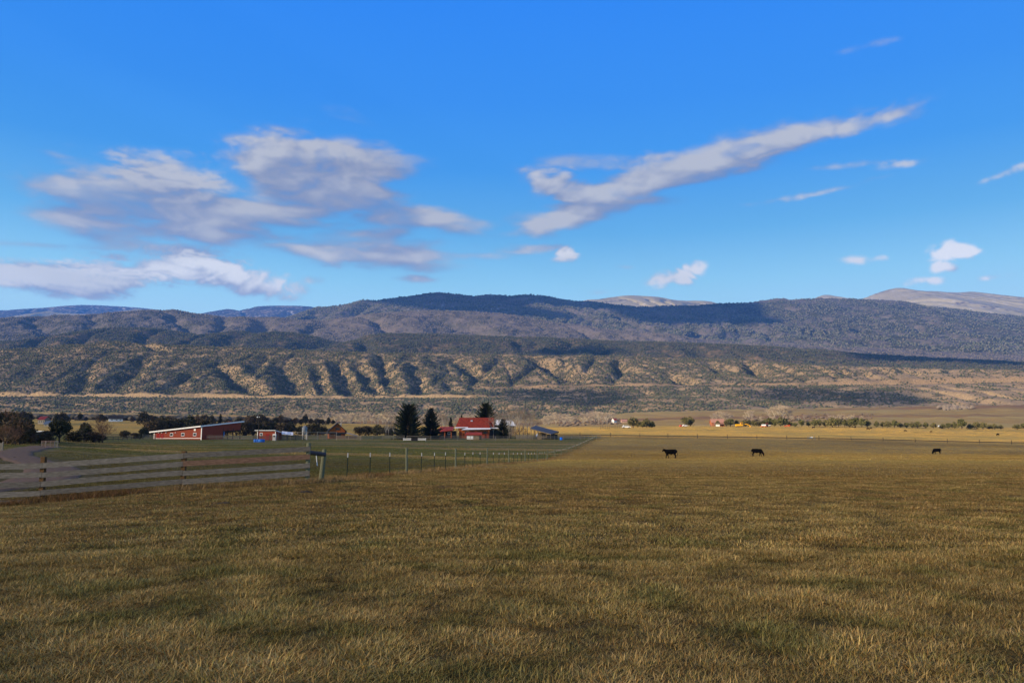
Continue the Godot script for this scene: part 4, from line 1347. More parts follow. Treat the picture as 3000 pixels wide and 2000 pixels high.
func make_trees() -> void:
	M.leaf = painted(0.9)
	M.twig = painted(0.9)
	var dark := Color(0.022, 0.028, 0.016)
	var dark2 := Color(0.052, 0.060, 0.034)
	plant("spruce_tree", conifer(1, 11.6, 9.6, 0.38, dark, dark2), M.bark, M.leaf, "broad round topped dark spruce, left of the pair before the red house", "tree", on(1196, 272.0), 0.3, Vector3.ONE)
	plant("spruce_tree", conifer(2, 11.0, 9.0, 0.72, dark, Color(0.040, 0.052, 0.040)), M.bark, M.leaf, "pointed dark spruce between the round spruce and the red house", "tree", on(1262, 283.0), 1.1, Vector3.ONE)
	plant("spruce_tree", conifer(3, 13.6, 10.8, 0.5, dark, dark2), M.bark, M.leaf, "tall dark spruce rising behind the red house roof", "tree", on(1423, 330.0), 2.0, Vector3.ONE)
	plant("spruce_tree", conifer(4, 7.2, 6.4, 0.7, dark, dark2), M.bark, M.leaf, "smaller dark spruce right of the red house", "tree", on(1474, 300.0), 2.0, Vector3.ONE)
	plant("spruce_tree", conifer(5, 6.8, 3.2, 0.8, dark, dark2), M.bark, M.leaf, "narrow young spruce between the pointed spruce and the red house", "tree", on(1320, 318.0), 0.0, Vector3(1, 1.15, 1))
	plant("spruce_tree", conifer(6, 9.0, 3.4, 0.8, dark, dark2), M.bark, M.leaf, "slim spruce just left of the red house roof", "tree", on(1352, 345.0), 0.0, Vector3.ONE)
	plant("spruce_tree", conifer(7, 9.5, 4.6, 0.8, dark, dark2), M.bark, M.leaf, "dark pointed spruce beside the far dark red house", "tree", on(642, 480.0), 0.0, Vector3.ONE)
	# evergreen and scrub oak masses on the left, each its own crown
	var g1 := Color(0.026, 0.030, 0.018)
	var g2 := Color(0.058, 0.058, 0.034)
	var kinds := []
	for i in 5:
		kinds.append(leafy(30 + i, 6.0, 7.0, 0.0, 1500, 0.2, g1.lerp(Color(0.06, 0.045, 0.028), 0.25 * i), g2.lerp(Color(0.11, 0.08, 0.05), 0.25 * i)))
	plant("juniper_tree", leafy(50, 6.2, 6.4, 1.5, 2600, 0.17, g1, g2), M.bark, M.leaf, "round dark juniper on a short trunk by the dirt road", "tree", on(172, 152.0), 0.0, Vector3(0.78, 0.72, 0.78))
	rng.seed = 61
	var left := [      # px, distance, height, width
		[228, 175, 2.6, 6.0], [252, 180, 3.7, 5.4], [270, 178, 2.5, 5.6], [290, 182, 1.9, 4.8], [246, 190, 4.6, 3.6], [212, 176, 1.8, 4.0],
	]
	for k in 34: left.append([rng.randf_range(-22, 88), rng.randf_range(114, 165), rng.randf_range(2.6, 5.6), rng.randf_range(3.2, 6.0)])
	for k in 9: left.append([rng.randf_range(84, 140), rng.randf_range(132, 165), rng.randf_range(1.2, 2.4), rng.randf_range(2.6, 4.0)])
	for q in labelled(left, "dark bushy tree", [[-99, "cut by the left edge"], [0, "from the left edge along the dirt road"], [45, "behind the bend of the dirt road"], [84, "left of the hay feeder"], [200, "in the clump right of the round juniper"]]):
		var mesh: Array = kinds[rng.randi() % 5]
		plant("scrub_oak", mesh, M.bark, M.leaf, q[4], "tree", on(q[0], q[1]), rng.randf() * TAU, Vector3(q[3] / 7.0, q[2] / 6.0, q[3] / 7.0), "dark trees along the dirt road")
	var behind := [
		[360, 268, 2.5, 4.0], [392, 262, 2.1, 4.4], [410, 262, 1.8, 3.4], [364, 300, 2.3, 5.0],
		[432, 300, 5.7, 8.0], [455, 310, 7.2, 9.0], [482, 318, 7.8, 10.0], [505, 330, 7.4, 10.0], [530, 325, 7.5, 9.5], [556, 322, 8.4, 10.0], [580, 335, 8.6, 11.0], [604, 330, 7.4, 9.0], [626, 340, 6.2, 9.0], [420, 292, 3.8, 6.0], [660, 345, 6.1, 9.0], [690, 350, 6.6, 9.0], [716, 345, 6.7, 9.0], [742, 350, 6.2, 9.0], [772, 352, 6.6, 10.0], [800, 356, 6.2, 10.0], [828, 352, 5.9, 9.0], [850, 360, 6.1, 9.0], [905, 356, 5.2, 9.0], [922, 350, 5.9, 8.0], [946, 360, 4.4, 8.0],
		[1052, 360, 4.1, 8.0], [1078, 365, 4.5, 9.0], [1104, 360, 4.9, 9.0], [1130, 350, 4.3, 8.0], [1150, 362, 4.6, 8.0], [880, 370, 4.4, 8.0],
	]
	for q in labelled(behind, "dark bushy tree", [[300, "left of the red barn"], [420, "from the left behind the red barn"], [730, "behind the small red shed"], [890, "right of the grain bin"], [1040, "right of the orange log house"]]):
		plant("scrub_oak", kinds[rng.randi() % 5], M.bark, M.leaf, q[4], "tree", on(q[0], q[1]), rng.randf() * TAU, Vector3(q[3] / 7.0, q[2] / 6.0, q[3] / 7.0), "dark trees behind the barn and corral")
	var skyline := [
		[26, 560, 7, 12], [58, 570, 9, 13], [80, 580, 8, 10], [160, 560, 8, 12], [176, 560, 9, 12], [188, 575, 6, 10], [228, 640, 6, 9], [288, 600, 7, 9], [300, 610, 5, 10], [382, 620, 5, 7], [418, 560, 10, 15], [436, 575, 7, 14], [448, 580, 6, 14], [470, 600, 6, 12], [492, 610, 5.5, 14], [596, 600, 7.5, 12], [616, 590, 7, 12], [664, 560, 5, 10], [694, 545, 7, 8], [724, 560, 7.5, 14], [744, 565, 8, 14], [760, 560, 9, 15], [776, 565, 7, 12], [792, 570, 5, 12],
		[806, 600, 6, 11], [820, 600, 7.5, 9], [838, 605, 4.5, 10], [850, 605, 4.4, 8], [864, 606, 5.5, 11], [880, 608, 4.4, 9], [893, 606, 8.0, 10], [908, 610, 4.8, 8], [926, 608, 5.2, 12], [942, 610, 4.4, 10], [960, 612, 6, 8], [974, 614, 3.6, 8],
	]
	for q in labelled(skyline, "dark tree", [[0, "from the left on the rise"], [330, "right of the white gabled house on the rise"], [640, "right of the pointed spruce on the rise"], [800, "along the rise above the grain bin"]]):
		plant("juniper_tree", kinds[rng.randi() % 5], M.bark, M.leaf, q[4], "tree", on(q[0], q[1]), rng.randf() * TAU, Vector3(q[3] / 7.0 * 0.72, q[2] / 6.0, q[3] / 7.0 * 0.72), "dark trees on the rise beyond the ranch")
	# sunlit junipers along the far edge of the golden field
	var s1 := Color(0.065, 0.078, 0.026)
	var s2 := Color(0.145, 0.135, 0.052)
	var sunny := []
	for i in 6:
		sunny.append(leafy(70 + i, 6.0, 6.0, 0.9, 900, 0.27, s1, s2.lerp(Color(0.19, 0.15, 0.07), 0.35 * (i % 3))))
	var row := [
		[1856, 560, 7.6, 9], [1870, 575, 5, 7], [1896, 570, 6.8, 7.5], [1912, 572, 5.0, 6], [1884, 560, 3.4, 6], [2010, 640, 7.8, 8], [2024, 645, 8.2, 9], [2130, 640, 5.2, 6], [2142, 645, 6.8, 8], [2160, 648, 5.4, 6], [2185, 650, 6.0, 8], [2196, 652, 5.5, 7], [2212, 650, 5.2, 8], [2226, 650, 4.4, 6], [2245, 648, 6.4, 9], [2256, 650, 7.2, 8], [2272, 648, 6.6, 8], [2290, 640, 8.0, 10], [2302, 650, 6.8, 8], [2316, 650, 4.2, 6],
		[2332, 640, 3.2, 6], [2352, 640, 5.4, 6], [2372, 645, 4.2, 6], [2390, 640, 6.6, 8], [2404, 650, 6.2, 6], [2422, 645, 6.0, 7], [2442, 635, 8.2, 10], [2460, 650, 7.4, 8], [2478, 630, 6.2, 6], [2492, 645, 7.0, 8], [2510, 640, 8.2, 9], [2528, 636, 7.2, 8], [2544, 640, 6.2, 7], [2572, 640, 5.4, 5.5], [2590, 645, 4.6, 6], [2604, 640, 5.8, 7], [2624, 636, 5.8, 8], [2640, 642, 4.4, 6], [2660, 645, 4.6, 6], [2676, 640, 5.0, 6], [2692, 638, 6.0, 7.5], [2716, 640, 5.0, 6], [2738, 640, 4.6, 6], [2766, 645, 4.4, 6], [2782, 640, 5.0, 5.5], [2800, 640, 5.8, 6.5], [2822, 636, 8.2, 10], [2846, 640, 4.6, 6], [2866, 640, 6.2, 7], [2884, 638, 5.6, 7], [2902, 645, 4.2, 6], [2918, 640, 4.8, 7], [2936, 645, 3.8, 6], [2984, 640, 4.6, 8], [3006, 640, 5, 8], [2105, 640, 5.0, 5],
	]
	for q in labelled(row, "sunlit juniper", [[1800, "right of the white van"], [2000, "right of the red car"], [2104, "right of the rust red log house"], [2180, "right of the excavator boom"], [2242, "right of the tank trailer"], [2309, "right of the red plough"], [2441, "counted from the tall juniper right of the plough"], [2560, "in the lower right half of the row"], [2760, "right of the silver car"]]):
		plant("juniper_tree", sunny[rng.randi() % 6], M.bark, M.leaf, q[4], "tree", on(q[0], q[1]), rng.randf() * TAU, Vector3(q[3] / 6.0, q[2] / 6.0, q[3] / 6.0), "junipers along the golden field")
	# leafless trees: aspens by the house, cottonwoods along the river
	var aspens := []
	for i in 4:
		aspens.append(bare_tree(90 + i, 11.0, 0.13, 3, Color(0.20, 0.155, 0.115), Color(0.36, 0.33, 0.28), 0.42, 0.018))
	for q in labelled([[1446, 300, 10], [1464, 320, 11], [1486, 310, 9], [1497, 300, 13], [1492, 296, 11], [1510, 330, 12], [1522, 318, 12], [1534, 335, 11], [1545, 320, 12], [1556, 328, 11], [1566, 335, 9], [1577, 340, 8], [1300, 330, 10], [1292, 340, 11], [1310, 345, 8.5], [1130, 300, 8], [1137, 305, 7], [1152, 320, 6.4], [1165, 310, 8], [1371, 298, 4], [1338, 302, 7]], "bare pale aspen", [[1100, "left of the round spruce"], [1200, "between the pointed spruce and the red house"], [1330, "before the red house"], [1440, "right of the red house"]]):
		plant("aspen_tree", aspens[rng.randi() % 4], M.pale_bark, M.twig, q[3], "tree", on(q[0], q[1]), rng.randf() * TAU, Vector3.ONE * (q[2] / 11.0), "bare aspens round the red house")
	var shrubs := []
	for i in 3:
		shrubs.append(bare_tree(96 + i, 4.4, 0.08, 3, Color(0.13, 0.075, 0.05), Color(0.14, 0.09, 0.06), 1.2))
	for q in labelled([[1512, 292, 4.5], [1522, 290, 5.2], [1534, 294, 4.0], [1546, 296, 3.5], [20, 110, 3.2], [34, 112, 3.6], [44, 112, 2.8], [8, 112, 3.0], [56, 118, 5.0], [28, 124, 5.6], [98, 126, 2.2], [290, 178, 6.2], [298, 181, 5.0], [300, 176, 5.4]], "bare twiggy shrub", [[0, "from the left by the dirt road"], [200, "in the clump right of the round juniper"], [1500, "between the aspens and open shed"]]):
		plant("bare_shrub", shrubs[rng.randi() % 3], M.bark, M.twig, q[3], "shrub", on(q[0], q[1]), rng.randf() * TAU, Vector3.ONE * (q[2] / 4.4), "leafless shrubs")
	var woods := []
	for i in 5:
		woods.append(bare_tree(110 + i, 13.0, 0.34, 4, Color(0.44, 0.365, 0.25).lerp(Color(0.27, 0.22, 0.18), 0.22 * i), Color(0.42, 0.37, 0.29), 0.9, 0.045))
	var river := []
	for k in 64: river.append([rng.randf_range(835, 1190), rng.randf_range(830, 1080), rng.randf_range(10, 16)])
	for k in 24: river.append([rng.randf_range(1225, 1440), rng.randf_range(850, 1080), rng.randf_range(12, 17)])
	for k in 44: river.append([rng.randf_range(1590, 1790), rng.randf_range(900, 1180), rng.randf_range(10, 17)])
	for q in [[1800, 1150, 11], [1792, 1100, 16], [2090, 980, 11], [2100, 960, 12], [2112, 980, 14], [2122, 990, 12], [2134, 970, 14], [2142, 980, 11], [2188, 1000, 9], [2198, 1010, 14], [2206, 990, 9], [2232, 960, 7], [2258, 1000, 15], [2272, 990, 16], [2286, 1010, 20], [2298, 990, 21], [2312, 1000, 18], [2322, 980, 9], [2266, 960, 9], [2436, 950, 9], [2450, 960, 9], [2466, 950, 9], [2484, 960, 8], [2500, 950, 8], [2528, 960, 6], [2342, 980, 7], [2360, 970, 6]]:
		river.append(q)
	for q in river:
		plant("cottonwood_tree", woods[rng.randi() % 5], M.pale_bark, M.twig, "pale leafless cottonwood on the valley floor " + ("left of the round spruce" if q[0] < 1195 else ("behind the spruces and red house" if q[0] < 1500 else ("left of the small white house" if q[0] < 1800 else ("behind the rust red log house" if q[0] < 2170 else "behind the machines and junipers")))), "tree", on(q[0], q[1]), rng.randf() * TAU, Vector3(1.15, 1, 1.15) * (q[2] / 13.0), "leafless cottonwoods along the valley")
	var brush := []
	for k in 900:
		var s := rng.randf_range(3.0, 7.0)
		brush.append([Transform3D(Basis(Vector3.UP, rng.randf() * TAU).scaled(Vector3(s * 1.5, s * 0.75, s * 1.5)), on(rng.randf_range(-40, 840), rng.randf_range(700, 900))), Color(0.075, 0.07, 0.05).lerp(Color(0.14, 0.12, 0.09), rng.randf())])
	tag(scatter("brush_belt", lump_mesh(501, 9), M.leaf_far, brush), "grey brown brush along the foot of the left bluff", "shrubs")
	var thicket := lump_mesh(500, 9)
	var rows := []
	for k in 520:
		var zone := rng.randi() % 5
		var px := rng.randf_range(1640, 1830) if zone < 2 else (rng.randf_range(2180, 2560) if zone < 4 else rng.randf_range(840, 1450))
		var d := rng.randf_range(880, 1300)
		var s := rng.randf_range(2.0, 5.0)
		rows.append([Transform3D(Basis(Vector3.UP, rng.randf() * TAU).scaled(Vector3(s * 1.3, s * 0.55, s * 1.3)), on(px, d)), Color(0.13, 0.105, 0.075).lerp(Color(0.20, 0.15, 0.10), rng.randf())])
	for k in 60:
		var px := rng.randfn(2800, 26)
		var s := rng.randf_range(4.0, 7.0)
		rows.append([Transform3D(Basis(Vector3.UP, rng.randf() * TAU).scaled(Vector3(s * 1.4, s, s * 1.4)), on(px, 1500 + rng.randfn() * 25)), Color(0.20, 0.165, 0.125)])
	tag(scatter("willow_thicket", thicket, M.leaf_far, rows), "low leafless willow thicket on the valley floor", "shrubs")

# ---------------------------------------------------------------- the ranch and the other buildings

func slab(st: SurfaceTool, a: Vector3, b: Vector3, c: Vector3, d: Vector3, thick: float) -> void:      # four upper corners, counter-clockwise from above
	var t := Vector3(0, thick, 0)
	hexa(st, [a - t, b - t, c - t, d - t, a, b, c, d])

func part_box(parent: Node, called: String, m: Material, c: Vector3, s: Vector3) -> MeshInstance3D:
	var st := new_st()
	box(st, c, s)
	return done(st, called, m, parent)

func part_slab(parent: Node, called: String, m: Material, a: Vector3, b: Vector3, c: Vector3, d: Vector3, thick: float) -> MeshInstance3D:
	var st := new_st()
	slab(st, a, b, c, d, thick)
	return done(st, called, m, parent)

func panel(parent: Node, called: String, m: Material, a: Vector3, b: Vector3, ha: float, hb: float, thick := 0.15) -> MeshInstance3D:    # an upright wall from a to b with its own height at each end
	var n := (b - a).cross(Vector3.UP).normalized() * thick / 2.0
	var st := new_st()
	var ua := Vector3(0, ha, 0)
	var ub := Vector3(0, hb, 0)
	hexa(st, [a + n, b + n, b - n, a - n, a + n + ua, b + n + ub, b - n + ub, a - n + ua])
	return done(st, called, m, parent)

func window_in(parent: Node, c: Vector3, w: float, h: float, frame: Material, deep := 0.06) -> void:
	var f := part_box(parent, "window", frame, c, Vector3(w, h, deep))
	part_box(f, "pane", M.pane, c + Vector3(0, 0, deep * 0.6), Vector3(w - 0.3, h - 0.3, deep))

func make_ranch() -> void:
	M.red = mat(lin(0.27, 0.056, 0.028), 0.85, noise_tex(80, 0.02, Color(0.8, 0.8, 0.8), Color(1, 1, 1), 256), 0.4)
	M.deep_red = mat(lin(0.20, 0.008, 0.010), 0.7)
	M.roof_red = mat(lin(0.34, 0.046, 0.017), 0.55, noise_tex(81, 0.015, Color(0.72, 0.72, 0.72), Color(1, 1, 1), 256), 0.25)
	M.log = mat(lin(0.42, 0.12, 0.032), 0.85, noise_tex(82, 0.03, Color(0.65, 0.65, 0.65), Color(1, 1, 1), 256), 0.6)
	M.shingle = mat(lin(0.035, 0.038, 0.042), 0.9, M.grain, 0.5)
	M.pane = mat(lin(0.02, 0.024, 0.03), 0.15)
	M.tan = mat(lin(0.36, 0.27, 0.16), 0.9, M.grain, 0.5)
	M.tin = mat(lin(0.36, 0.42, 0.50), 0.5)
	M.slate = mat(lin(0.062, 0.068, 0.080), 0.6)
	M.yellow = mat(lin(0.72, 0.36, 0.01), 0.5)
	M.orange = mat(lin(0.62, 0.09, 0.02), 0.6)
	# -- long red barn with a single slope roof
	var p1 := on(589, 262)
	var t := thing("red_barn", "long low red barn with white trim and a single slope white edged roof", "barn", Vector3(p1.x, EYE + 2.35, p1.z), -0.398)
	var w := 20.6
	var l := 18.1
	panel(t, "front_wall", M.red, Vector3(-w, -1.0, 0), Vector3(0, -1.0, 0), 3.35, 4.9)
	panel(t, "side_wall", M.red, Vector3(0, -1.0, -0.1), Vector3(0, -1.0, -9.6), 4.9, 6.0)
	panel(t, "side_wall", M.red, Vector3(0, 2.6, -9.6), Vector3(0, 3.1, -l), 2.3, 2.55)
	panel(t, "back_wall", M.red, Vector3(-w, -1.0, -l), Vector3(-w * 0.45, -1.0, -l), 5.2, 6.1)
	panel(t, "end_wall", M.red, Vector3(-w, -1.0, -l), Vector3(-w, -1.0, 0), 5.2, 3.35)
	var rise := 0.078
	var back := 0.105
	part_slab(t, "roof", M.white_metal, Vector3(-w - 1.4, 2.45 - rise * 1.4, 0.9), Vector3(0.25, 4.08, 0.9), Vector3(0.25, 4.08 + back * (l + 2.2), -l - 1.3), Vector3(-w - 1.4, 2.4 + back * (l + 1.3), -l - 1.3), 0.26)
	var st := new_st()
	beam(st, Vector3(-w - 1.4, 2.27 - rise * 1.4, 0.94), Vector3(0.3, 3.92, 0.94), 0.08, 0.42)
	done(st, "fascia", M.white, t)
	st = new_st()
	beam(st, Vector3(0.32, 3.92, 0.94), Vector3(0.32, 3.92 + back * (l + 2.2), -l - 1.3), 0.08, 0.42)
	done(st, "fascia", M.white, t)
	part_box(t, "corner_board", M.white, Vector3(-w, 0.7, 0.1), Vector3(0.32, 3.2, 0.08))
	part_box(t, "corner_board", M.white, Vector3(-0.05, 1.6, 0.1), Vector3(0.34, 4.4, 0.08))
	part_box(t, "skirt_board", M.white, Vector3(-w / 2, 0.08, 0.1), Vector3(w - 0.5, 0.16, 0.06))
	for q in [[-18.6, 1.5], [-16.9, 1.0]]:
		var d := part_box(t, "door", M.deep_red, Vector3(q[0], 0.95, 0.1), Vector3(q[1], 1.7, 0.06))
		part_box(d, "handle", M.pipe, Vector3(q[0] + q[1] * 0.38, 0.95, 0.15), Vector3(0.06, 0.2, 0.05))
	for x in [-12.9, -7.95, -2.85]:
		window_in(t, Vector3(x, 1.32, 0.11), 1.35, 1.05, M.white_metal)
	for x in [-18.5, -17.1, -15.2, -11.05]:
		st = new_st()
		lathe(st, Vector3(x, 1.82, 0.26), [Vector2(0.03, 0.3), Vector2(0.2, 0.1), Vector2(0.22, 0.0), Vector2(0.0, 0.02)], 10)
		done(st, "wall_lamp", M.white, t)
	part_box(t, "vent", M.white, Vector3(-2.9, 2.85, 0.1), Vector3(0.75, 0.75, 0.1))
	for z in [-9.6, -11.8, -14.4, -17.9]:
		part_box(t, "post", M.bark, Vector3(0, 1.3, z), Vector3(0.25, 4.6, 0.25))
	var hay := thing("blue_tank", "blue water tank under the open bay of the red barn", "tank", t.position + Basis(Vector3.UP, -0.398) * Vector3(-1.4, 0.6, -10.7), -0.398)
	st = new_st()
	lathe(st, Vector3.ZERO, [Vector2(0.85, 0.0), Vector2(0.9, 0.1), Vector2(0.9, 1.7), Vector2(0.75, 1.9), Vector2(0.0, 1.95)], 14)
	done(st, "shell", mat(lin(0.05, 0.16, 0.40), 0.5), hay)
	st = new_st()
	lathe(st, Vector3(0, 1.94, 0), [Vector2(0.25, 0), Vector2(0.25, 0.12), Vector2(0, 0.12)], 10)
	done(st, "lid", M.black, hay)
	# -- small red shed and its lean-to
	t = thing("red_shed", "small red shed with a flat white edged roof behind the corral", "shed", on(753, 255), -0.12)
	panel(t, "front_wall", M.red, Vector3(0, -0.4, 0), Vector3(6.0, -0.4, 0), 3.3, 3.3)
	panel(t, "side_wall", M.red, Vector3(6.0, -0.4, -0.1), Vector3(6.0, -0.4, -4.6), 3.3, 2.7)
	panel(t, "back_wall", M.red, Vector3(6.0, -0.4, -4.6), Vector3(0, -0.4, -4.6), 2.7, 2.7)
	panel(t, "end_wall", M.red, Vector3(0, -0.4, -4.6), Vector3(0, -0.4, -0.1), 2.7, 3.3)
	part_slab(t, "roof", M.white, Vector3(-0.7, 3.2, 0.7), Vector3(6.2, 3.2, 0.7), Vector3(6.2, 2.55, -5.0), Vector3(-0.7, 2.55, -5.0), 0.2)
	for x in [0.02, 5.95]: part_box(t, "corner_board", M.white, Vector3(x, 1.2, 0.1), Vector3(0.2, 3.1, 0.06))
	window_in(t, Vector3(1.25, 1.9, 0.1), 0.9, 0.9, M.white_metal)
	part_box(t, "door", M.deep_red, Vector3(3.4, 1.0, 0.1), Vector3(1.1, 2.0, 0.06))
	t = thing("lean_to", "open lean-to with pale sheet roof beside the small red shed", "shelter", on(813, 256), -0.1)
	for x in [0.2, 2.0, 4.2]:
		for z in [0.0, -3.0]:
			part_box(t, "post", M.old_rail, Vector3(x, 0.9, z), Vector3(0.14, 2.6, 0.14))
	for k in 4:
		var x0 := 0.4 + k * 0.95
		part_slab(t, "roof_sheet", M.white_metal if k != 2 else M.tin, Vector3(x0 + 1.0, 1.98 - 0.1 * k, 0.5), Vector3(x0 + 1.94, 1.9 - 0.1 * k, 0.5), Vector3(x0 + 0.94 - 0.4, 2.85 - 0.1 * k, -3.2), Vector3(x0 - 0.4, 2.93 - 0.1 * k, -3.2), 0.06)
	t = thing("hutch", "white framed hutch with a dark opening at the shed corner", "hutch", on(803, 250), 0.0)
	part_box(t, "body", M.white, Vector3(0, 1.0, 0), Vector3(0.95, 2.0, 0.8))
	part_box(t, "opening", M.black, Vector3(0, 1.35, 0.41), Vector3(0.5, 0.6, 0.03))
	# -- utility pole, troughs, grain bin
	t = thing("utility_pole", "thin dark utility pole with white insulators by the small red shed", "pole", on(756, 242))
	st = new_st()
	tube(st, Vector3(0, -0.3, 0), Vector3(0, 7.4, 0), 0.13, 0.09, 8)
	done(st, "pole", M.bark, t)
	part_box(t, "crossarm", M.bark, Vector3(-0.25, 7.0, 0), Vector3(0.9, 0.1, 0.1))
	for x in [-0.65, -0.4, 0.1]:
		st = new_st()
		lathe(st, Vector3(x, 7.05, 0), [Vector2(0.08, 0), Vector2(0.1, 0.15), Vector2(0.06, 0.35), Vector2(0, 0.38)], 8)
		done(st, "insulator", M.white, t)
	for q in [[748, 0.55, "left of the three blue drums in the pasture"], [754, 0.5, "middle one of the three blue drums in the pasture"], [765, 0.95, "wide blue stock tub, right of the blue drums"]]:
		t = thing("blue_tub", q[2], "tub", on(q[0], 226))
		st = new_st()
		lathe(st, Vector3.ZERO, [Vector2(q[1] * 0.9, -0.1), Vector2(q[1], 0.05), Vector2(q[1], 0.8), Vector2(q[1] * 0.93, 0.84), Vector2(q[1] * 0.9, 0.6), Vector2(0, 0.58)], 14)
		done(st, "shell", M.blue, t)
	t = thing("grain_bin", "round steel grain bin on white legs behind the corral", "silo", on(890.7, 266))
	st = new_st()
	lathe(st, Vector3.ZERO, [Vector2(0.12, 1.35), Vector2(0.85, 2.2), Vector2(0.86, 3.9), Vector2(0.4, 4.5), Vector2(0.15, 4.6), Vector2(0.0, 4.7)], 20)
	done(st, "tank", mat(lin(0.16, 0.18, 0.20), 0.5), t)
	for a in 4:
		st = new_st()
		var c := Vector3(cos(TAU * a / 4 + 0.6), 0, sin(TAU * a / 4 + 0.6)) * 0.86
		beam(st, c + Vector3(0, -0.2, 0), c + Vector3(0, 3.0, 0), 0.1, 0.1)
		done(st, "leg", M.white, t)
	for q in [[-1, 1], [1, -1]]:
		st = new_st()
		beam(st, Vector3(0.6 * q[0], 0.2, 0.62), Vector3(0.6 * q[1], 1.6, 0.62), 0.05, 0.05)
		done(st, "brace", M.white, t)
	# -- orange log house with a dark roof
	t = thing("log_house", "orange log house with a steep dark roof behind the corral", "house", on(987, 288), 0.30)
	var hw := 2.75
	for q in [[-1, 1.0]]:
		panel(t, "front_wall", M.log, Vector3(-hw, -0.4, 0), Vector3(hw, -0.4, 0), 3.3, 3.3)
	st = new_st()
	hexa(st, [Vector3(-hw, 2.9, 0.07), Vector3(hw, 2.9, 0.07), Vector3(hw, 2.9, -0.07), Vector3(-hw, 2.9, -0.07), Vector3(-0.05, 5.3, 0.07), Vector3(0.05, 5.3, 0.07), Vector3(0.05, 5.3, -0.07), Vector3(-0.05, 5.3, -0.07)])
	done(st, "gable", M.log, t)
	panel(t, "side_wall", M.log, Vector3(hw, -0.4, -0.1), Vector3(hw, -0.4, -7.0), 3.3, 3.3)
	panel(t, "side_wall", M.log, Vector3(-hw, -0.4, -7.0), Vector3(-hw, -0.4, -0.1), 3.3, 3.3)
	panel(t, "back_wall", M.log, Vector3(hw, -0.4, -7.0), Vector3(-hw, -0.4, -7.0), 3.3, 3.3)
	part_slab(t, "roof", M.shingle, Vector3(-0.0, 5.55, 0.6), Vector3(-0.0, 5.55, -7.4), Vector3(-hw - 0.7, 2.5, -7.4), Vector3(-hw - 0.7, 2.5, 0.6), 0.2)
	part_slab(t, "roof", M.shingle, Vector3(hw + 0.7, 2.5, 0.6), Vector3(hw + 0.7, 2.5, -7.4), Vector3(0.0, 5.55, -7.4), Vector3(0.0, 5.55, 0.6), 0.2)
	window_in(t, Vector3(0.1, 3.4, 0.12), 1.7, 1.1, M.log)
	window_in(t, Vector3(0.3, 1.4, 0.12), 2.4, 1.2, M.log)
	st = new_st()
	lathe(st, Vector3(1.5, 4.4, -3.0), [Vector2(0.16, -0.8), Vector2(0.16, 0.9), Vector2(0.22, 0.92), Vector2(0.2, 1.1), Vector2(0, 1.12)], 8)
	done(st, "chimney", M.white_metal, t)
	part_slab(t, "porch_roof", M.shingle, Vector3(-6.4, 1.75, 1.6), Vector3(hw + 0.4, 1.75, 1.6), Vector3(hw + 0.4, 2.25, 0.0), Vector3(-6.4, 2.25, 0.0), 0.14)
	for x in [-6.1, -3.6, -1.0, 1.6]: part_box(t, "porch_post", M.log, Vector3(x, 0.7, 1.4), Vector3(0.16, 2.1, 0.16))
	part_slab(t, "side_roof", M.tin, Vector3(3.4, 2.0, -1.2), Vector3(7.6, 1.1, -1.6), Vector3(6.9, 1.25, -5.6), Vector3(3.4, 2.3, -5.2), 0.1)
	part_box(t, "side_wall", M.dark, Vector3(5.3, 0.2, -3.4), Vector3(3.6, 1.6, 3.0))
	# -- corrals and paddock fences
	rail_fence("corral_fence", "dark pipe corral fence in front of the barn's open bays", [on(592, 264), on(655, 258), on(752, 250)], 1.4, [0.45, 0.9, 1.35], 3.0, M.wire, 0.05, 0.04)
	rail_fence("corral_fence", "tall weathered wooden corral in front of the small red shed", [on(740, 246), on(815, 246), on(890, 250)], 1.9, [0.25, 0.5, 0.75, 1.0, 1.25, 1.5], 2.6, M.dark_rail, 0.09, 0.05)
	rail_fence("corral_fence", "wooden corral of posts and rails before the orange log house", [on(812, 262), on(900, 258), on(985, 262)], 2.6, [0.4, 0.8, 1.2, 1.6, 2.45], 3.1, M.old_rail, 0.1, 0.05)
	rail_fence("rail_fence", "pale four board fence right of the orange log house", [on(985, 256), on(1056, 258)], 1.5, [0.3, 0.65, 1.0, 1.35], 2.6, mat(lin(0.34, 0.25, 0.18), 0.9), 0.08, 0.04)
	rail_fence("rail_fence", "grey rail fence between the log house and the round spruce", [on(1060, 262), on(1120, 266), on(1184, 268)], 1.5, [0.5, 0.9, 1.35], 3.2, M.old_rail, 0.08, 0.05)
	rail_fence("rail_fence", "long grey rail fence before the red roofed house", [on(1192, 258), on(1262, 258), on(1340, 262), on(1488, 268)], 1.5, [0.75, 1.35], 4.2, M.old_rail, 0.08, 0.06)
	rail_fence("rail_fence", "grey rail fence running from the open shed to the field corner", [on(1560, 282), on(1625, 286), on(1700, 296), on(1760, 312)], 1.5, [0.5, 0.9, 1.35], 3.6, M.old_rail, 0.08, 0.06)
	rail_fence("board_screen", "short grey board screen left of the open shed", [on(1513, 288), on(1556, 288)], 1.7, [0.2, 0.5, 0.8, 1.1, 1.4], 2.6, M.old_rail, 0.07, 0.04)
	rail_fence("corral_fence", "slanting pale rails at the left end of the red barn", [on(416, 262), on(454, 264)], 1.6, [0.3, 0.65, 1.0, 1.4], 2.2, M.old_rail, 0.08, 0.05)
	rail_fence("rail_fence", "low dark fence along the far side of the green pasture, left of the barn", [on(205, 176), on(330, 214), on(418, 258)], 1.1, [0.45, 0.95], 6.0, M.dark_rail, 0.08, 0.05)
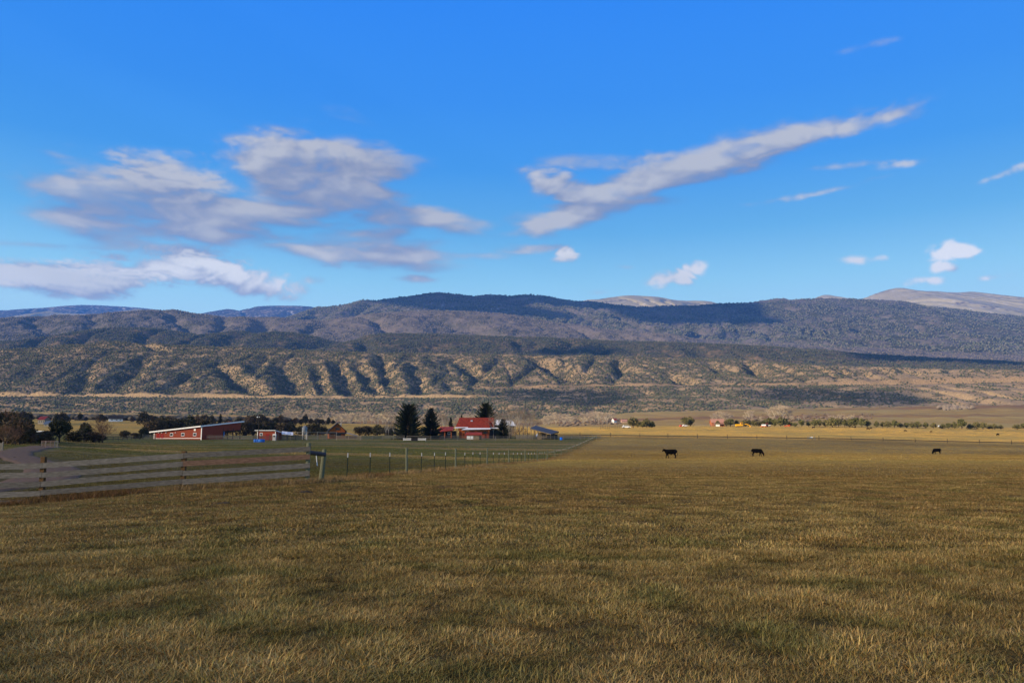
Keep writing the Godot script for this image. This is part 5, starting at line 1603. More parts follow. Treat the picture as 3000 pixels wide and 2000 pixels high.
	for q in [[1196, "left white jump rail by the black box"], [1232, "right white jump rail by the black box"]]:
		t = thing("white_rail", q[1], "rail", on(q[0], 254))
		for h in [0.3, 0.65]: part_box(t, "bar", M.white, Vector3(0, h, 0), Vector3(3.2, 0.16, 0.1))
		for x in [-1.6, 1.6]: part_box(t, "post", M.white, Vector3(x, 0.4, 0), Vector3(0.1, 1.0, 0.1))
	t = thing("black_box", "black stock box between two white jump rails", "box", on(1214, 252))
	part_box(t, "body", M.black, Vector3(0, 0.4, 0), Vector3(2.0, 1.0, 1.0))
	part_box(t, "lid", M.dark, Vector3(0, 0.93, 0), Vector3(2.1, 0.06, 1.1))
	# -- the red roofed house
	t = thing("red_house", "house with a bright red metal roof and white eaves behind the rail fence", "house", on(1394, 300), 0.06)
	var fl := -0.3
	part_box(t, "wall", M.log, Vector3(0.0, 1.9, -4.0), Vector3(12.6, 4.6, 6.6)).set_meta("label", "brown red timber wall")
	part_slab(t, "roof", M.roof_red, Vector3(-7.6, 4.1, 0.4), Vector3(7.0, 4.1, 0.4), Vector3(6.9, 7.75, -3.9), Vector3(-6.2, 7.75, -3.9), 0.16)
	part_slab(t, "roof", M.roof_red, Vector3(6.9, 7.75, -3.9), Vector3(7.0, 4.1, -8.2), Vector3(-7.6, 4.1, -8.2), Vector3(-6.2, 7.75, -3.9), 0.16)
	st = new_st()
	tri(st, Vector3(6.4, 4.0, -0.6), Vector3(6.4, 7.4, -3.9), Vector3(6.4, 4.0, -7.4))
	done(st, "gable", M.dark, t)  # dark colour stands in for shade on the end turned from the sun
	part_slab(t, "dormer_roof", M.roof_red, Vector3(-2.9, 3.95, 1.6), Vector3(5.2, 3.95, 1.6), Vector3(5.0, 6.25, -1.2), Vector3(-2.5, 6.25, -1.2), 0.14)
	part_box(t, "dormer_wall", M.log, Vector3(1.2, 3.2, 0.6), Vector3(7.2, 1.6, 1.6))
	st = new_st()
	for k in 28:
		var x := -6.2 + k * 0.48
		if x > -5.9: beam(st, Vector3(x * 1.02, 4.15 + 0.01, 0.38), Vector3(x, 7.72, -3.85), 0.05, 0.06)
	for k in 15:
		var x := -2.6 + k * 0.53
		beam(st, Vector3(x, 4.0, 1.58), Vector3(x * 0.98, 6.24, -1.18), 0.05, 0.06)
	done(st, "roof_seam", M.roof_red, t).set_meta("kind", "stuff")
	part_box(t, "skylight", M.tin, Vector3(-1.6, 6.5, -2.3), Vector3(0.8, 0.5, 0.6))
	part_slab(t, "porch_roof", M.white, Vector3(-5.4, 3.1, 4.0), Vector3(5.4, 3.35, 3.0), Vector3(5.4, 3.9, 1.2), Vector3(-3.4, 3.85, 1.4), 0.12)
	part_slab(t, "eave", M.white, Vector3(-8.0, 3.75, 1.6), Vector3(-3.0, 3.95, 1.3), Vector3(-3.0, 4.15, 0.3), Vector3(-7.6, 4.1, 0.3), 0.1)
	part_slab(t, "eave", M.white, Vector3(5.5, 3.75, 1.4), Vector3(8.7, 3.6, 1.0), Vector3(8.7, 3.95, 0.0), Vector3(5.5, 4.05, 0.2), 0.1)
	part_box(t, "porch_wall", M.red, Vector3(0.2, 0.9, 0.2), Vector3(9.0, 3.4, 1.6))
	part_box(t, "porch_wall", M.dark, Vector3(6.6, 1.2, -0.6), Vector3(3.8, 3.6, 1.4))  # dark colour stands in for the shade of the porch
	for x in [-3.6, -1.2, 1.2, 3.4]: window_in(t, Vector3(x, 2.1, 1.02), 1.5, 1.1, M.log)
	for x in [-5.0, 0.0, 4.8]: part_box(t, "porch_post", M.log, Vector3(x, 1.2, 3.0), Vector3(0.2, 3.9, 0.2))
	part_slab(t, "wing_roof", M.roof_red, Vector3(-15.2, 2.2, 2.4), Vector3(-8.6, 2.9, 2.4), Vector3(-8.2, 4.3, -2.0), Vector3(-13.2, 4.3, -2.0), 0.16)
	part_box(t, "wing_wall", M.dark, Vector3(-10.4, 1.0, -1.2), Vector3(6.2, 3.4, 3.0))  # dark colour stands in for the shaded openings between the posts
	for x in [-13.4, -11.6, -9.2]: part_box(t, "wing_post", M.log, Vector3(x, 0.9, 1.6), Vector3(0.34, 3.2, 0.3))
	window_in(t, Vector3(-9.9, 1.8, 0.4), 1.4, 0.9, M.white_metal)
	t = thing("small_shed", "little tan shed with red roof and white door in front of the red house", "shed", on(1388, 276), 0.05)
	part_box(t, "wall", M.tan, Vector3(0.2, 0.6, -1.4), Vector3(5.0, 1.8, 2.6))
	part_slab(t, "roof", M.roof_red, Vector3(-2.9, 1.65, 0.3), Vector3(2.9, 1.65, 0.3), Vector3(2.8, 2.6, -1.6), Vector3(-2.8, 2.6, -1.6), 0.1)
	part_slab(t, "roof", M.roof_red, Vector3(2.8, 2.6, -1.6), Vector3(2.9, 1.65, -3.2), Vector3(-2.9, 1.65, -3.2), Vector3(-2.8, 2.6, -1.6), 0.1)
	part_box(t, "door", M.white, Vector3(-1.3, 0.75, -0.06), Vector3(2.2, 1.1, 0.08))
	part_box(t, "door", M.dark, Vector3(2.2, 0.7, -0.06), Vector3(0.7, 1.3, 0.08))
	# -- metal roofed building behind the bare aspens
	t = thing("metal_building", "pale metal roofed building behind the bare aspens", "building", on(1482, 352), 0.2)
	part_box(t, "wall", M.tan, Vector3(0, 2.0, -3.0), Vector3(8.0, 5.2, 5.0))
	part_slab(t, "roof", M.white_metal, Vector3(-4.8, 4.5, 0.2), Vector3(4.6, 4.3, 0.2), Vector3(3.6, 6.6, -3.0), Vector3(-4.4, 6.9, -3.0), 0.14)
	part_slab(t, "roof", M.tin, Vector3(3.6, 6.6, -3.0), Vector3(4.6, 4.3, -6.2), Vector3(-4.8, 4.5, -6.2), Vector3(-4.4, 6.9, -3.0), 0.14)
	# -- open shed with a slanting dark roof
	t = thing("open_shed", "open timber shed with a slanting dark blue roof at the paddock corner", "shed", on(1594, 290), 0.0)
	var o := t.position
	var roof_at := [at(1614, 1271, 287) - o, at(1637, 1263.5, 294) - o, at(1569, 1246, 297) - o, at(1552.5, 1254, 289) - o]
	part_slab(t, "roof", M.slate, roof_at[0], roof_at[1], roof_at[2], roof_at[3], 0.12)
	st = new_st()
	beam(st, roof_at[3] + Vector3(0, -0.22, 0.05), roof_at[0] + Vector3(0, -0.22, 0.05), 0.1, 0.26)
	done(st, "fascia", M.tan, t)
	st = new_st()
	beam(st, roof_at[0] + Vector3(0.05, -0.3, 0), roof_at[1] + Vector3(0.05, -0.3, 0), 0.1, 0.3)
	done(st, "fascia", M.dark, t)
	for q in [[-4.6, 0.6, 3.7], [-3.6, 0.4, 3.4], [-2.4, 0.3, 3.1], [2.3, 0.2, 1.9], [5.0, -4.0, 2.6], [-3.0, -5.0, 4.6]]:
		part_box(t, "post", M.tan, Vector3(q[0], q[2] / 2 - 0.3, q[1]), Vector3(0.16, q[2] + 0.3, 0.16))
	part_box(t, "wall", M.tan, Vector3(-0.6, 1.5, -0.6), Vector3(3.2, 1.9, 0.14))
	part_box(t, "wall", M.dark, Vector3(1.8, 0.6, -3.6), Vector3(6.6, 2.4, 0.14))
	part_box(t, "opening", M.dark, Vector3(-0.1, 1.6, -0.5), Vector3(1.4, 1.2, 0.1))
	part_box(t, "manger", M.tan, Vector3(-1.7, 0.5, 0.9), Vector3(1.5, 1.2, 0.8))
	t = thing("blue_barrel", "bright blue barrel by the rails right of the open shed", "barrel", on(1644, 283))
	st = new_st()
	lathe(st, Vector3.ZERO, [Vector2(0.4, 0), Vector2(0.44, 0.08), Vector2(0.46, 0.45), Vector2(0.44, 0.85), Vector2(0.4, 0.92), Vector2(0, 0.9)], 14)
	done(st, "shell", mat(lin(0.01, 0.17, 0.75), 0.5), t)
	# -- far buildings
	far_house("log_house", "rust red log house with porch among the sunlit junipers", 2103, 655, 0.05, 10.4, 6.0, 3.6, 6.4, mat(lin(0.30, 0.105, 0.045), 0.85), mat(lin(0.36, 0.19, 0.14), 0.8), true)
	far_house("white_house", "small white house with red roof by the cottonwoods", 1801, 1060, 0.6, 5.2, 5.0, 2.8, 5.2, M.white, M.roof_red, false)
	far_house("pink_shed", "low pinkish shed right of the small white house", 1829, 1050, 0.1, 7.2, 4.0, 2.4, 3.8, mat(lin(0.42, 0.27, 0.2), 0.9), mat(lin(0.42, 0.22, 0.18), 0.9), false)
	far_house("house", "dark red house on the rise beside the pointed spruce", 680, 490, 0.1, 6.6, 5.0, 3.2, 5.0, mat(lin(0.13, 0.045, 0.03), 0.9), mat(lin(0.12, 0.035, 0.03), 0.9), false)
	far_house("house", "long dark roofed house with a white gable on the left rise", 334, 640, 0.5, 10.0, 5.0, 2.0, 4.6, M.white, M.dark, false)
	far_house("house", "low dark roofed house with white eave among bare trees on the left rise", 232, 650, -0.1, 8.0, 5.0, 1.6, 3.2, M.dark, M.dark, false)
	far_house("house", "grey house with dark red roof left of the round juniper", 124, 560, -0.3, 6.0, 5.0, 3.4, 5.6, mat(lin(0.22, 0.2, 0.17), 0.9), mat(lin(0.13, 0.02, 0.025), 0.8), false)
	far_house("house", "blue grey roofed house below the red roof on the left", 146, 520, -0.2, 7.0, 5.0, 1.6, 3.6, mat(lin(0.2, 0.19, 0.17), 0.9), mat(lin(0.06, 0.09, 0.14), 0.6), false)
	t = thing("yellow_awning", "small tan yellow domed shelter above the round juniper", "shelter", on(168, 490))
	st = new_st()
	lathe(st, Vector3(0, 2.4, 0), [Vector2(1.5, 0), Vector2(1.2, 0.7), Vector2(0.5, 1.05), Vector2(0, 1.1)], 12)
	done(st, "cover", mat(lin(0.45, 0.33, 0.14), 0.8), t)
	for x in [-1.2, 1.2]: part_box(t, "post", M.tan, Vector3(x, 1.1, 0), Vector3(0.2, 2.8, 0.2))
	t = thing("white_stall", "white slatted stall with a dark opening beside the dirt road trees", "stall", on(110, 205), 0.1)
	part_box(t, "back_wall", M.dark, Vector3(0, 0.9, -0.8), Vector3(2.4, 1.8, 0.1))
	part_box(t, "top_board", M.white, Vector3(0, 1.85, 0), Vector3(2.5, 0.3, 0.12))
	for h in [0.3, 0.75, 1.2]:
		part_box(t, "slat", M.white, Vector3(-0.75, h, 0), Vector3(0.9, 0.24, 0.1))
		part_box(t, "slat", M.white, Vector3(0.85, h, 0), Vector3(0.7, 0.24, 0.1))
	t = thing("hay_feeder", "open rusty tube hay feeder pen at the bend of the dirt road", "feeder", on(145, 108), 0.15)
	for q in [[-0.8, 0.5], [-0.25, 0.55], [0.3, 0.55], [0.8, 0.5], [-0.8, -0.6], [0.8, -0.6]]:
		part_box(t, "post", M.old_rail, Vector3(q[0], 0.4, q[1]), Vector3(0.07, 1.0, 0.07))
	for h in [0.1, 0.3, 0.5, 0.7, 0.88]:
		part_box(t, "bar", mat(lin(0.2, 0.13, 0.11), 0.8), Vector3(0, h, 0.6), Vector3(1.66, 0.06, 0.05))
		part_box(t, "bar", M.pipe, Vector3(0, h, -0.66), Vector3(1.66, 0.05, 0.05))
	t = thing("plank_gate", "short grey plank gate cut by the left edge of the picture", "gate", on(-8, 84), 0.1)
	for h in [0.15, 0.35, 0.55, 0.75]: part_box(t, "plank", M.old_rail, Vector3(0, h, 0), Vector3(1.1, 0.13, 0.05))
	for x in [-0.5, 0.5]: part_box(t, "post", M.old_rail, Vector3(x, 0.4, -0.06), Vector3(0.1, 1.1, 0.1))
	# -- vehicles and machines
	car("parked_car", "red car parked left of the rust red log house", 2000, 640, 0.2, lin(0.55, 0.06, 0.03))
	car("parked_car", "white car parked beside the red car by the log house", 2009, 634, 0.1, lin(0.75, 0.75, 0.75))
	car("parked_car", "white van parked at the corral posts left of the junipers", 1836, 560, 0.0, lin(0.7, 0.72, 0.74), 1.35)
	car("parked_car", "white truck parked behind the open shed's dark roof", 1588, 315, 0.1, lin(0.75, 0.75, 0.75), 1.15)
	car("parked_car", "silver car on the far lane between the junipers on the right", 2760, 690, 0.1, lin(0.45, 0.5, 0.55))
	t = thing("white_shed", "tiny white shed right of the rust red log house", "shed", on(2105, 632))
	part_box(t, "wall", M.white, Vector3(0, 0.9, 0), Vector3(2.6, 2.0, 2.0))
	part_slab(t, "roof", M.tan, Vector3(-1.5, 1.9, 1.2), Vector3(1.5, 1.9, 1.2), Vector3(1.2, 2.9, 0), Vector3(-1.2, 2.9, 0), 0.1)
	t = thing("excavator", "yellow excavator with its boom lowered to the right among junipers", "excavator", on(2180, 628), 0.0)
	for z in [-1.1, 1.1]:
		st = new_st()
		box(st, Vector3(-3.4, 0.45, z), Vector3(4.0, 0.7, 0.6))
		box(st, Vector3(-3.4, 0.45, z), Vector3(4.5, 0.4, 0.58))
		done(st, "track", M.dark, t)
	part_box(t, "house", M.yellow, Vector3(-3.8, 1.6, 0), Vector3(4.0, 1.4, 2.6))
	part_box(t, "counterweight", M.yellow, Vector3(-5.6, 1.55, 0), Vector3(0.9, 1.5, 2.5))
	var cab := part_box(t, "cab", M.yellow, Vector3(-1.5, 2.4, 0.6), Vector3(1.5, 2.6, 1.2))
	part_box(cab, "window", M.pane, Vector3(-1.5, 2.8, 1.22), Vector3(1.1, 1.2, 0.06))
	st = new_st()
	beam(st, Vector3(-1.0, 1.6, -0.3), Vector3(2.2, 2.5, -0.3), 0.5, 0.6)
	beam(st, Vector3(2.1, 2.5, -0.3), Vector3(4.6, 1.6, -0.3), 0.45, 0.5)
	done(st, "boom", M.yellow, t)
	st = new_st()
	beam(st, Vector3(4.5, 1.9, -0.3), Vector3(5.3, 0.6, -0.3), 0.4, 0.45)
	done(st, "stick", M.yellow, t)
	st = new_st()
	hexa(st, [Vector3(4.9, 0.0, 0.2), Vector3(5.7, 0.2, 0.2), Vector3(5.7, 0.2, -0.8), Vector3(4.9, 0.0, -0.8), Vector3(5.0, 0.8, 0.2), Vector3(5.9, 0.9, 0.2), Vector3(5.9, 0.9, -0.8), Vector3(5.0, 0.8, -0.8)])
	done(st, "bucket", M.yellow, t)
	t = thing("tank_trailer", "white tank on an orange trailer right of the yellow excavator", "trailer", on(2242, 628), 0.0)
	st = new_st()
	tube(st, Vector3(-2.0, 1.25, 0), Vector3(1.0, 1.25, 0), 0.8, 0.8, 14)
	done(st, "tank", M.white, t)
	part_box(t, "bed", M.orange, Vector3(-0.6, 0.45, 0), Vector3(4.4, 0.5, 1.8))
	for x in [-1.6, 0.6]:
		st = new_st()
		tube(st, Vector3(x, 0.3, 0.8), Vector3(x, 0.3, 1.05), 0.42, 0.42, 12)
		done(st, "wheel", M.black, t)
	t = thing("farm_tractor", "white tractor cab beside the tank trailer", "tractor", on(2252, 632), 0.0)
	part_box(t, "hood", M.white, Vector3(1.0, 1.0, 0), Vector3(1.8, 0.8, 0.9))
	part_box(t, "cab", M.pane, Vector3(-0.6, 1.7, 0), Vector3(1.3, 1.5, 1.2))
	part_box(t, "cab_roof", M.orange, Vector3(-0.6, 2.5, 0), Vector3(1.6, 0.16, 1.4))
	for q in [[-0.7, 0.75], [1.4, 0.5]]:
		for z in [-0.8, 0.6]:
			st = new_st()
			tube(st, Vector3(q[0], q[1] - 0.1, z), Vector3(q[0], q[1] - 0.1, z + 0.3), q[1], q[1], 12)
			done(st, "wheel", M.black, t)
	t = thing("red_plough", "red farm implement lying along the juniper row", "plough", on(2309, 632), 0.0)
	st = new_st()
	beam(st, Vector3(-2.4, 0.5, 0), Vector3(2.3, 1.5, 0), 0.3, 0.35)
	done(st, "beam", M.orange, t)
	for k in 5:
		st = new_st()
		beam(st, Vector3(-2.0 + k * 0.95, 0.7 + k * 0.2, 0.1), Vector3(-2.3 + k * 0.95, -0.05, 0.3), 0.16, 0.3)
		done(st, "share", M.orange, t)
	# corral posts left of the van, feeders
	t = rail_fence("corral_fence", "thin bare corral posts left of the white van", [on(1760, 500), on(1800, 530), on(1830, 560)], 2.4, [1.1], 5.2, M.dark_rail, 0.11, 0.06)
	t = rail_fence("rail_fence", "pale yard fence before the rust red log house", [on(2040, 632), on(2096, 628)], 1.6, [0.7, 1.4], 3.4, M.old_rail, 0.1, 0.08)
	for q in [[895, 1443, 0.8, "dark flat dung heap on the grass below the fence brace"], [655, 1476, 0.7, "dark flat dung heap on the grass below the stained fence board"]]:
		var v := at(q[0], q[1], 1.0) - Vector3(0, EYE, 0)
		var d := 4.0
		while d < 60.0 and EYE + v.y * d < ground(v.x * d, d) + 0.9 and EYE + v.y * d > ground(v.x * d, d): d += 0.1
		while d < 60.0 and EYE + v.y * d > ground(v.x * d, d): d += 0.1
		t = thing("dung_heap", q[3], "dung", Vector3(v.x * d, ground(v.x * d, d), -d))
		t.scale = Vector3.ONE * q[2]
		st = new_st()
		var n := 12
		var prev := []
		for ring in 4:
			var now := []
			for i in n:
				var a := TAU * i / n
				var rr: float = [0.24, 0.19, 0.10, 0.0][ring] * (1.0 + 0.5 * n_b.get_noise_2d(cos(a) * 30.0 + q[0], sin(a) * 30.0 + ring * 9.0))
				now.append(Vector3(cos(a) * rr * 1.3, [-0.02, 0.035, 0.06, 0.065][ring] + 0.02 * n_b.get_noise_2d(i * 17.0, ring * 31.0), sin(a) * rr))
			if ring > 0:
				for i in n: quad(st, prev[i], now[i], now[(i + 1) % n], prev[(i + 1) % n])
			prev = now
		done(st, "pat", mat(lin(0.03, 0.024, 0.016), 0.95), t)

func far_house(called: String, label: String, px: float, d: float, turn: float, w: float, deep: float, eave: float, ridge_h: float, wall: Material, roof: Material, porch: bool) -> void:
	var t := thing(called, label, "shed" if called.ends_with("shed") else "house", on(px, d), turn)
	var e := 0.5
	part_box(t, "wall", wall, Vector3(0, eave / 2 - 0.4, 0), Vector3(w, eave + 0.8, deep))
	var st := new_st()
	for s in [-1.0, 1.0]:
		hexa(st, [Vector3(s * w / 2 - 0.1, eave, deep / 2), Vector3(s * w / 2 + 0.1, eave, deep / 2), Vector3(s * w / 2 + 0.1, eave, -deep / 2), Vector3(s * w / 2 - 0.1, eave, -deep / 2), Vector3(s * w / 2 - 0.1, ridge_h - 0.3, 0.05), Vector3(s * w / 2 + 0.1, ridge_h - 0.3, 0.05), Vector3(s * w / 2 + 0.1, ridge_h - 0.3, -0.05), Vector3(s * w / 2 - 0.1, ridge_h - 0.3, -0.05)])
	done(st, "gable", wall, t)
	part_slab(t, "roof", roof, Vector3(-w / 2 - e, eave - 0.1, deep / 2 + e), Vector3(w / 2 + e, eave - 0.1, deep / 2 + e), Vector3(w / 2 + e, ridge_h, 0), Vector3(-w / 2 - e, ridge_h, 0), 0.2)
	part_slab(t, "roof", roof, Vector3(w / 2 + e, ridge_h, 0), Vector3(w / 2 + e, eave - 0.1, -deep / 2 - e), Vector3(-w / 2 - e, eave - 0.1, -deep / 2 - e), Vector3(-w / 2 - e, ridge_h, 0), 0.2)
	for x in [-0.28, 0.05, 0.33]:
		part_box(t, "window", M.pane, Vector3(w * x, eave * 0.55, deep / 2 + 0.03), Vector3(w * 0.12, eave * 0.3, 0.08))
	if porch:
		part_slab(t, "porch_roof", roof, Vector3(-w * 0.4, eave * 0.62, deep / 2 + 2.2), Vector3(w * 0.45, eave * 0.62, deep / 2 + 2.2), Vector3(w * 0.45, eave * 0.85, deep / 2 + 0.1), Vector3(-w * 0.4, eave * 0.85, deep / 2 + 0.1), 0.15)
		for x in [-0.38, 0.0, 0.43]: part_box(t, "porch_post", wall, Vector3(w * x, eave * 0.25, deep / 2 + 2.0), Vector3(0.25, eave * 0.7, 0.25))

func car(called: String, label: String, px: float, d: float, turn: float, c: Color, size := 1.0) -> void:
	var t := thing(called, label, "car", on(px, d), turn)
	t.scale = Vector3.ONE * size
	var m := mat(c, 0.35)
	var st := new_st()
	hexa(st, [Vector3(-2.2, 0.35, 0.85), Vector3(2.2, 0.35, 0.85), Vector3(2.2, 0.35, -0.85), Vector3(-2.2, 0.35, -0.85), Vector3(-2.1, 0.95, 0.8), Vector3(2.0, 0.85, 0.8), Vector3(2.0, 0.85, -0.8), Vector3(-2.1, 0.95, -0.8)])
	done(st, "body", m, t)
	st = new_st()
	hexa(st, [Vector3(-1.9, 0.94, 0.78), Vector3(1.0, 0.9, 0.78), Vector3(1.0, 0.9, -0.78), Vector3(-1.9, 0.94, -0.78), Vector3(-1.5, 1.5, 0.65), Vector3(0.3, 1.5, 0.65), Vector3(0.3, 1.5, -0.65), Vector3(-1.5, 1.5, -0.65)])
	done(st, "cabin", m, t)
	st = new_st()
	hexa(st, [Vector3(-1.6, 1.0, 0.80), Vector3(0.8, 1.0, 0.80), Vector3(0.8, 1.0, 0.7), Vector3(-1.6, 1.0, 0.7), Vector3(-1.35, 1.42, 0.71), Vector3(0.25, 1.42, 0.71), Vector3(0.25, 1.42, 0.6), Vector3(-1.35, 1.42, 0.6)])
	done(st, "side_window", M.pane, t)
	for x in [-1.35, 1.35]:
		for z in [-0.9, 0.72]:
			st = new_st()
			tube(st, Vector3(x, 0.33, z), Vector3(x, 0.33, z + 0.18), 0.33, 0.33, 12)
			done(st, "wheel", M.black, t)

# ---------------------------------------------------------------- the dirt road

func make_road_line() -> void:
	road_line = [Vector2(-66.6, 115), Vector2(-54.6, 90), Vector2(-46.5, 75), Vector2(-36.8, 62), Vector2(-29.6, 52), Vector2(-25.4, 44), Vector2(-23.4, 37.5), Vector2(-24.5, 32.0), Vector2(-30, 28.2)]
	road_branch = [Vector2(-42, 68), Vector2(-52, 69), Vector2(-66, 66), Vector2(-84, 66)]

func make_road() -> void:
	lay_road(road_line, "pale dirt road curving behind the board fence")
	lay_road(road_branch, "short dirt branch leaving the road at the left edge")

func lay_road(line: Array, label: String) -> void:
	# a dirt sheet laid a few centimetres over the meadow, its edges sunk into it
	var curve := Curve3D.new()
	for k in line.size():
		var p: Vector2 = line[k]
		var a: Vector2 = line[maxi(k - 1, 0)]
		var b: Vector2 = line[mini(k + 1, line.size() - 1)]
		var h := Vector3(b.x - a.x, 0, b.y - a.y) / 6.0
		curve.add_point(Vector3(p.x, 0, p.y), -h, h)
	var st := SurfaceTool.new()
	st.begin(Mesh.PRIMITIVE_TRIANGLES)
	st.set_smooth_group(1)
	var rows := []
	var l := curve.get_baked_length()
	for i in 71:
		var s := l * i / 70.0
		var p := curve.sample_baked(s)
		var q := curve.sample_baked(minf(s + 0.5, l)) - curve.sample_baked(maxf(s - 0.5, 0.0))
		var side := Vector3(q.z, 0, -q.x).normalized()
		var row := []
		for k in 9:
			var f := (k - 4) / 4.0
			var w := 1.9 + 0.5 * n_b.get_noise_2d(s * 4.0, f * 9.0)
			var v := p + side * f * w
			var rut := 0.03 * cos(f * PI * 3.0)
			row.append(Vector3(v.x, ground(v.x, v.z) + (0.09 if line.size() > 5 else 0.07) + rut - 0.2 * pow(absf(f), 6.0), -v.z))
		rows.append(row)
	for i in 70:
		for k in 8:
			quad(st, rows[i][k], rows[i + 1][k], rows[i + 1][k + 1], rows[i][k + 1])
	tag(done(st, "dirt_road", mat(lin(0.165, 0.105, 0.062), 0.95, noise_tex(90, 0.03, Color(0.68, 0.68, 0.68), Color(1, 1, 1), 256), 0.3)), label, "road", "", "structure")

# ---------------------------------------------------------------- cattle: one smooth skin over a skeleton of tapered bones

func cow_mesh(bones: Array, blend: float, cell: float) -> ArrayMesh:      # bones: [a, b, radius a, radius b, flattening sideways]
	var lo := Vector3(1e9, 1e9, 1e9)
	var hi := -lo
	for b in bones:
		for e in 2:
			var r := Vector3.ONE * (float(b[2 + e]) + cell * 3.0)
			lo = lo.min(b[e] - r)
			hi = hi.max(b[e] + r)
	var n := Vector3i(((hi - lo) / cell).ceil()) + Vector3i.ONE
	var f := PackedFloat32Array()
	f.resize(n.x * n.y * n.z)
	f.fill(9.0)
	for b in bones:
		var a: Vector3 = b[0]
		var ab: Vector3 = b[1] - a
		var l2 := maxf(ab.length_squared(), 1e-6)
		var wide: float = b[4]
		var reach: float = maxf(b[2], b[3]) * maxf(1.0, wide) + blend + cell * 3.0
		var i0 := Vector3i(((a.min(b[1]) - Vector3.ONE * reach - lo) / cell).floor()).clamp(Vector3i.ZERO, n - Vector3i.ONE)
		var i1 := Vector3i(((a.max(b[1]) + Vector3.ONE * reach - lo) / cell).ceil()).clamp(Vector3i.ZERO, n - Vector3i.ONE)
		for z in range(i0.z, i1.z + 1):
			for y in range(i0.y, i1.y + 1):
				for x in range(i0.x, i1.x + 1):
					var p := lo + Vector3(x, y, z) * cell - a
					var t := clampf(p.dot(ab) / l2, 0.0, 1.0)
					var q := p - ab * t
					q.z /= wide
					var d: float = q.length() - lerpf(b[2], b[3], t)
					var k := (z * n.y + y) * n.x + x
					var o := f[k]
					var h := maxf(blend - absf(d - o), 0.0) / blend
					f[k] = minf(d, o) - h * h * blend * 0.25
	var st := SurfaceTool.new()
	st.begin(Mesh.PRIMITIVE_TRIANGLES)
	st.set_smooth_group(1)
	var vert := {}
	for z in n.z - 1:
		for y in n.y - 1:
			for x in n.x - 1:
				var c := Vector3.ZERO
				var m := 0
				var v := []
				for k in 8:
					v.append(f[((z + (k >> 2)) * n.y + y + ((k >> 1) & 1)) * n.x + x + (k & 1)])
				var ins := 0
				for k in 8: ins += int(v[k] < 0.0)
				if ins == 0 or ins == 8: continue
				for e in [[0, 1], [2, 3], [4, 5], [6, 7], [0, 2], [1, 3], [4, 6], [5, 7], [0, 4], [1, 5], [2, 6], [3, 7]]:
					var va: float = v[e[0]]
					var vb: float = v[e[1]]
					if (va < 0.0) != (vb < 0.0):
						var t := va / (va - vb)
						c += Vector3(e[0] & 1, (e[0] >> 1) & 1, e[0] >> 2).lerp(Vector3(e[1] & 1, (e[1] >> 1) & 1, e[1] >> 2), t)
						m += 1
				vert[(z * n.y + y) * n.x + x] = lo + (Vector3(x, y, z) + c / m) * cell
	var sx := 1
	var sy := n.x
	var sz := n.x * n.y
	for z in range(1, n.z - 1):
		for y in range(1, n.y - 1):
			for x in range(1, n.x - 1):
				var k := z * sz + y * sy + x
				var here := f[k] < 0.0
				for e in [[sx, sy, sz], [sy, sz, sx], [sz, sx, sy]]:
					if here != (f[k + e[0]] < 0.0):
						var a: Vector3 = vert[k - e[1] - e[2]]
						var b: Vector3 = vert[k - e[2]]
						var c: Vector3 = vert[k]
						var d: Vector3 = vert[k - e[1]]
						if here: quad(st, a, d, c, b)
						else: quad(st, a, b, c, d)
	st.generate_normals()
	return st.commit()

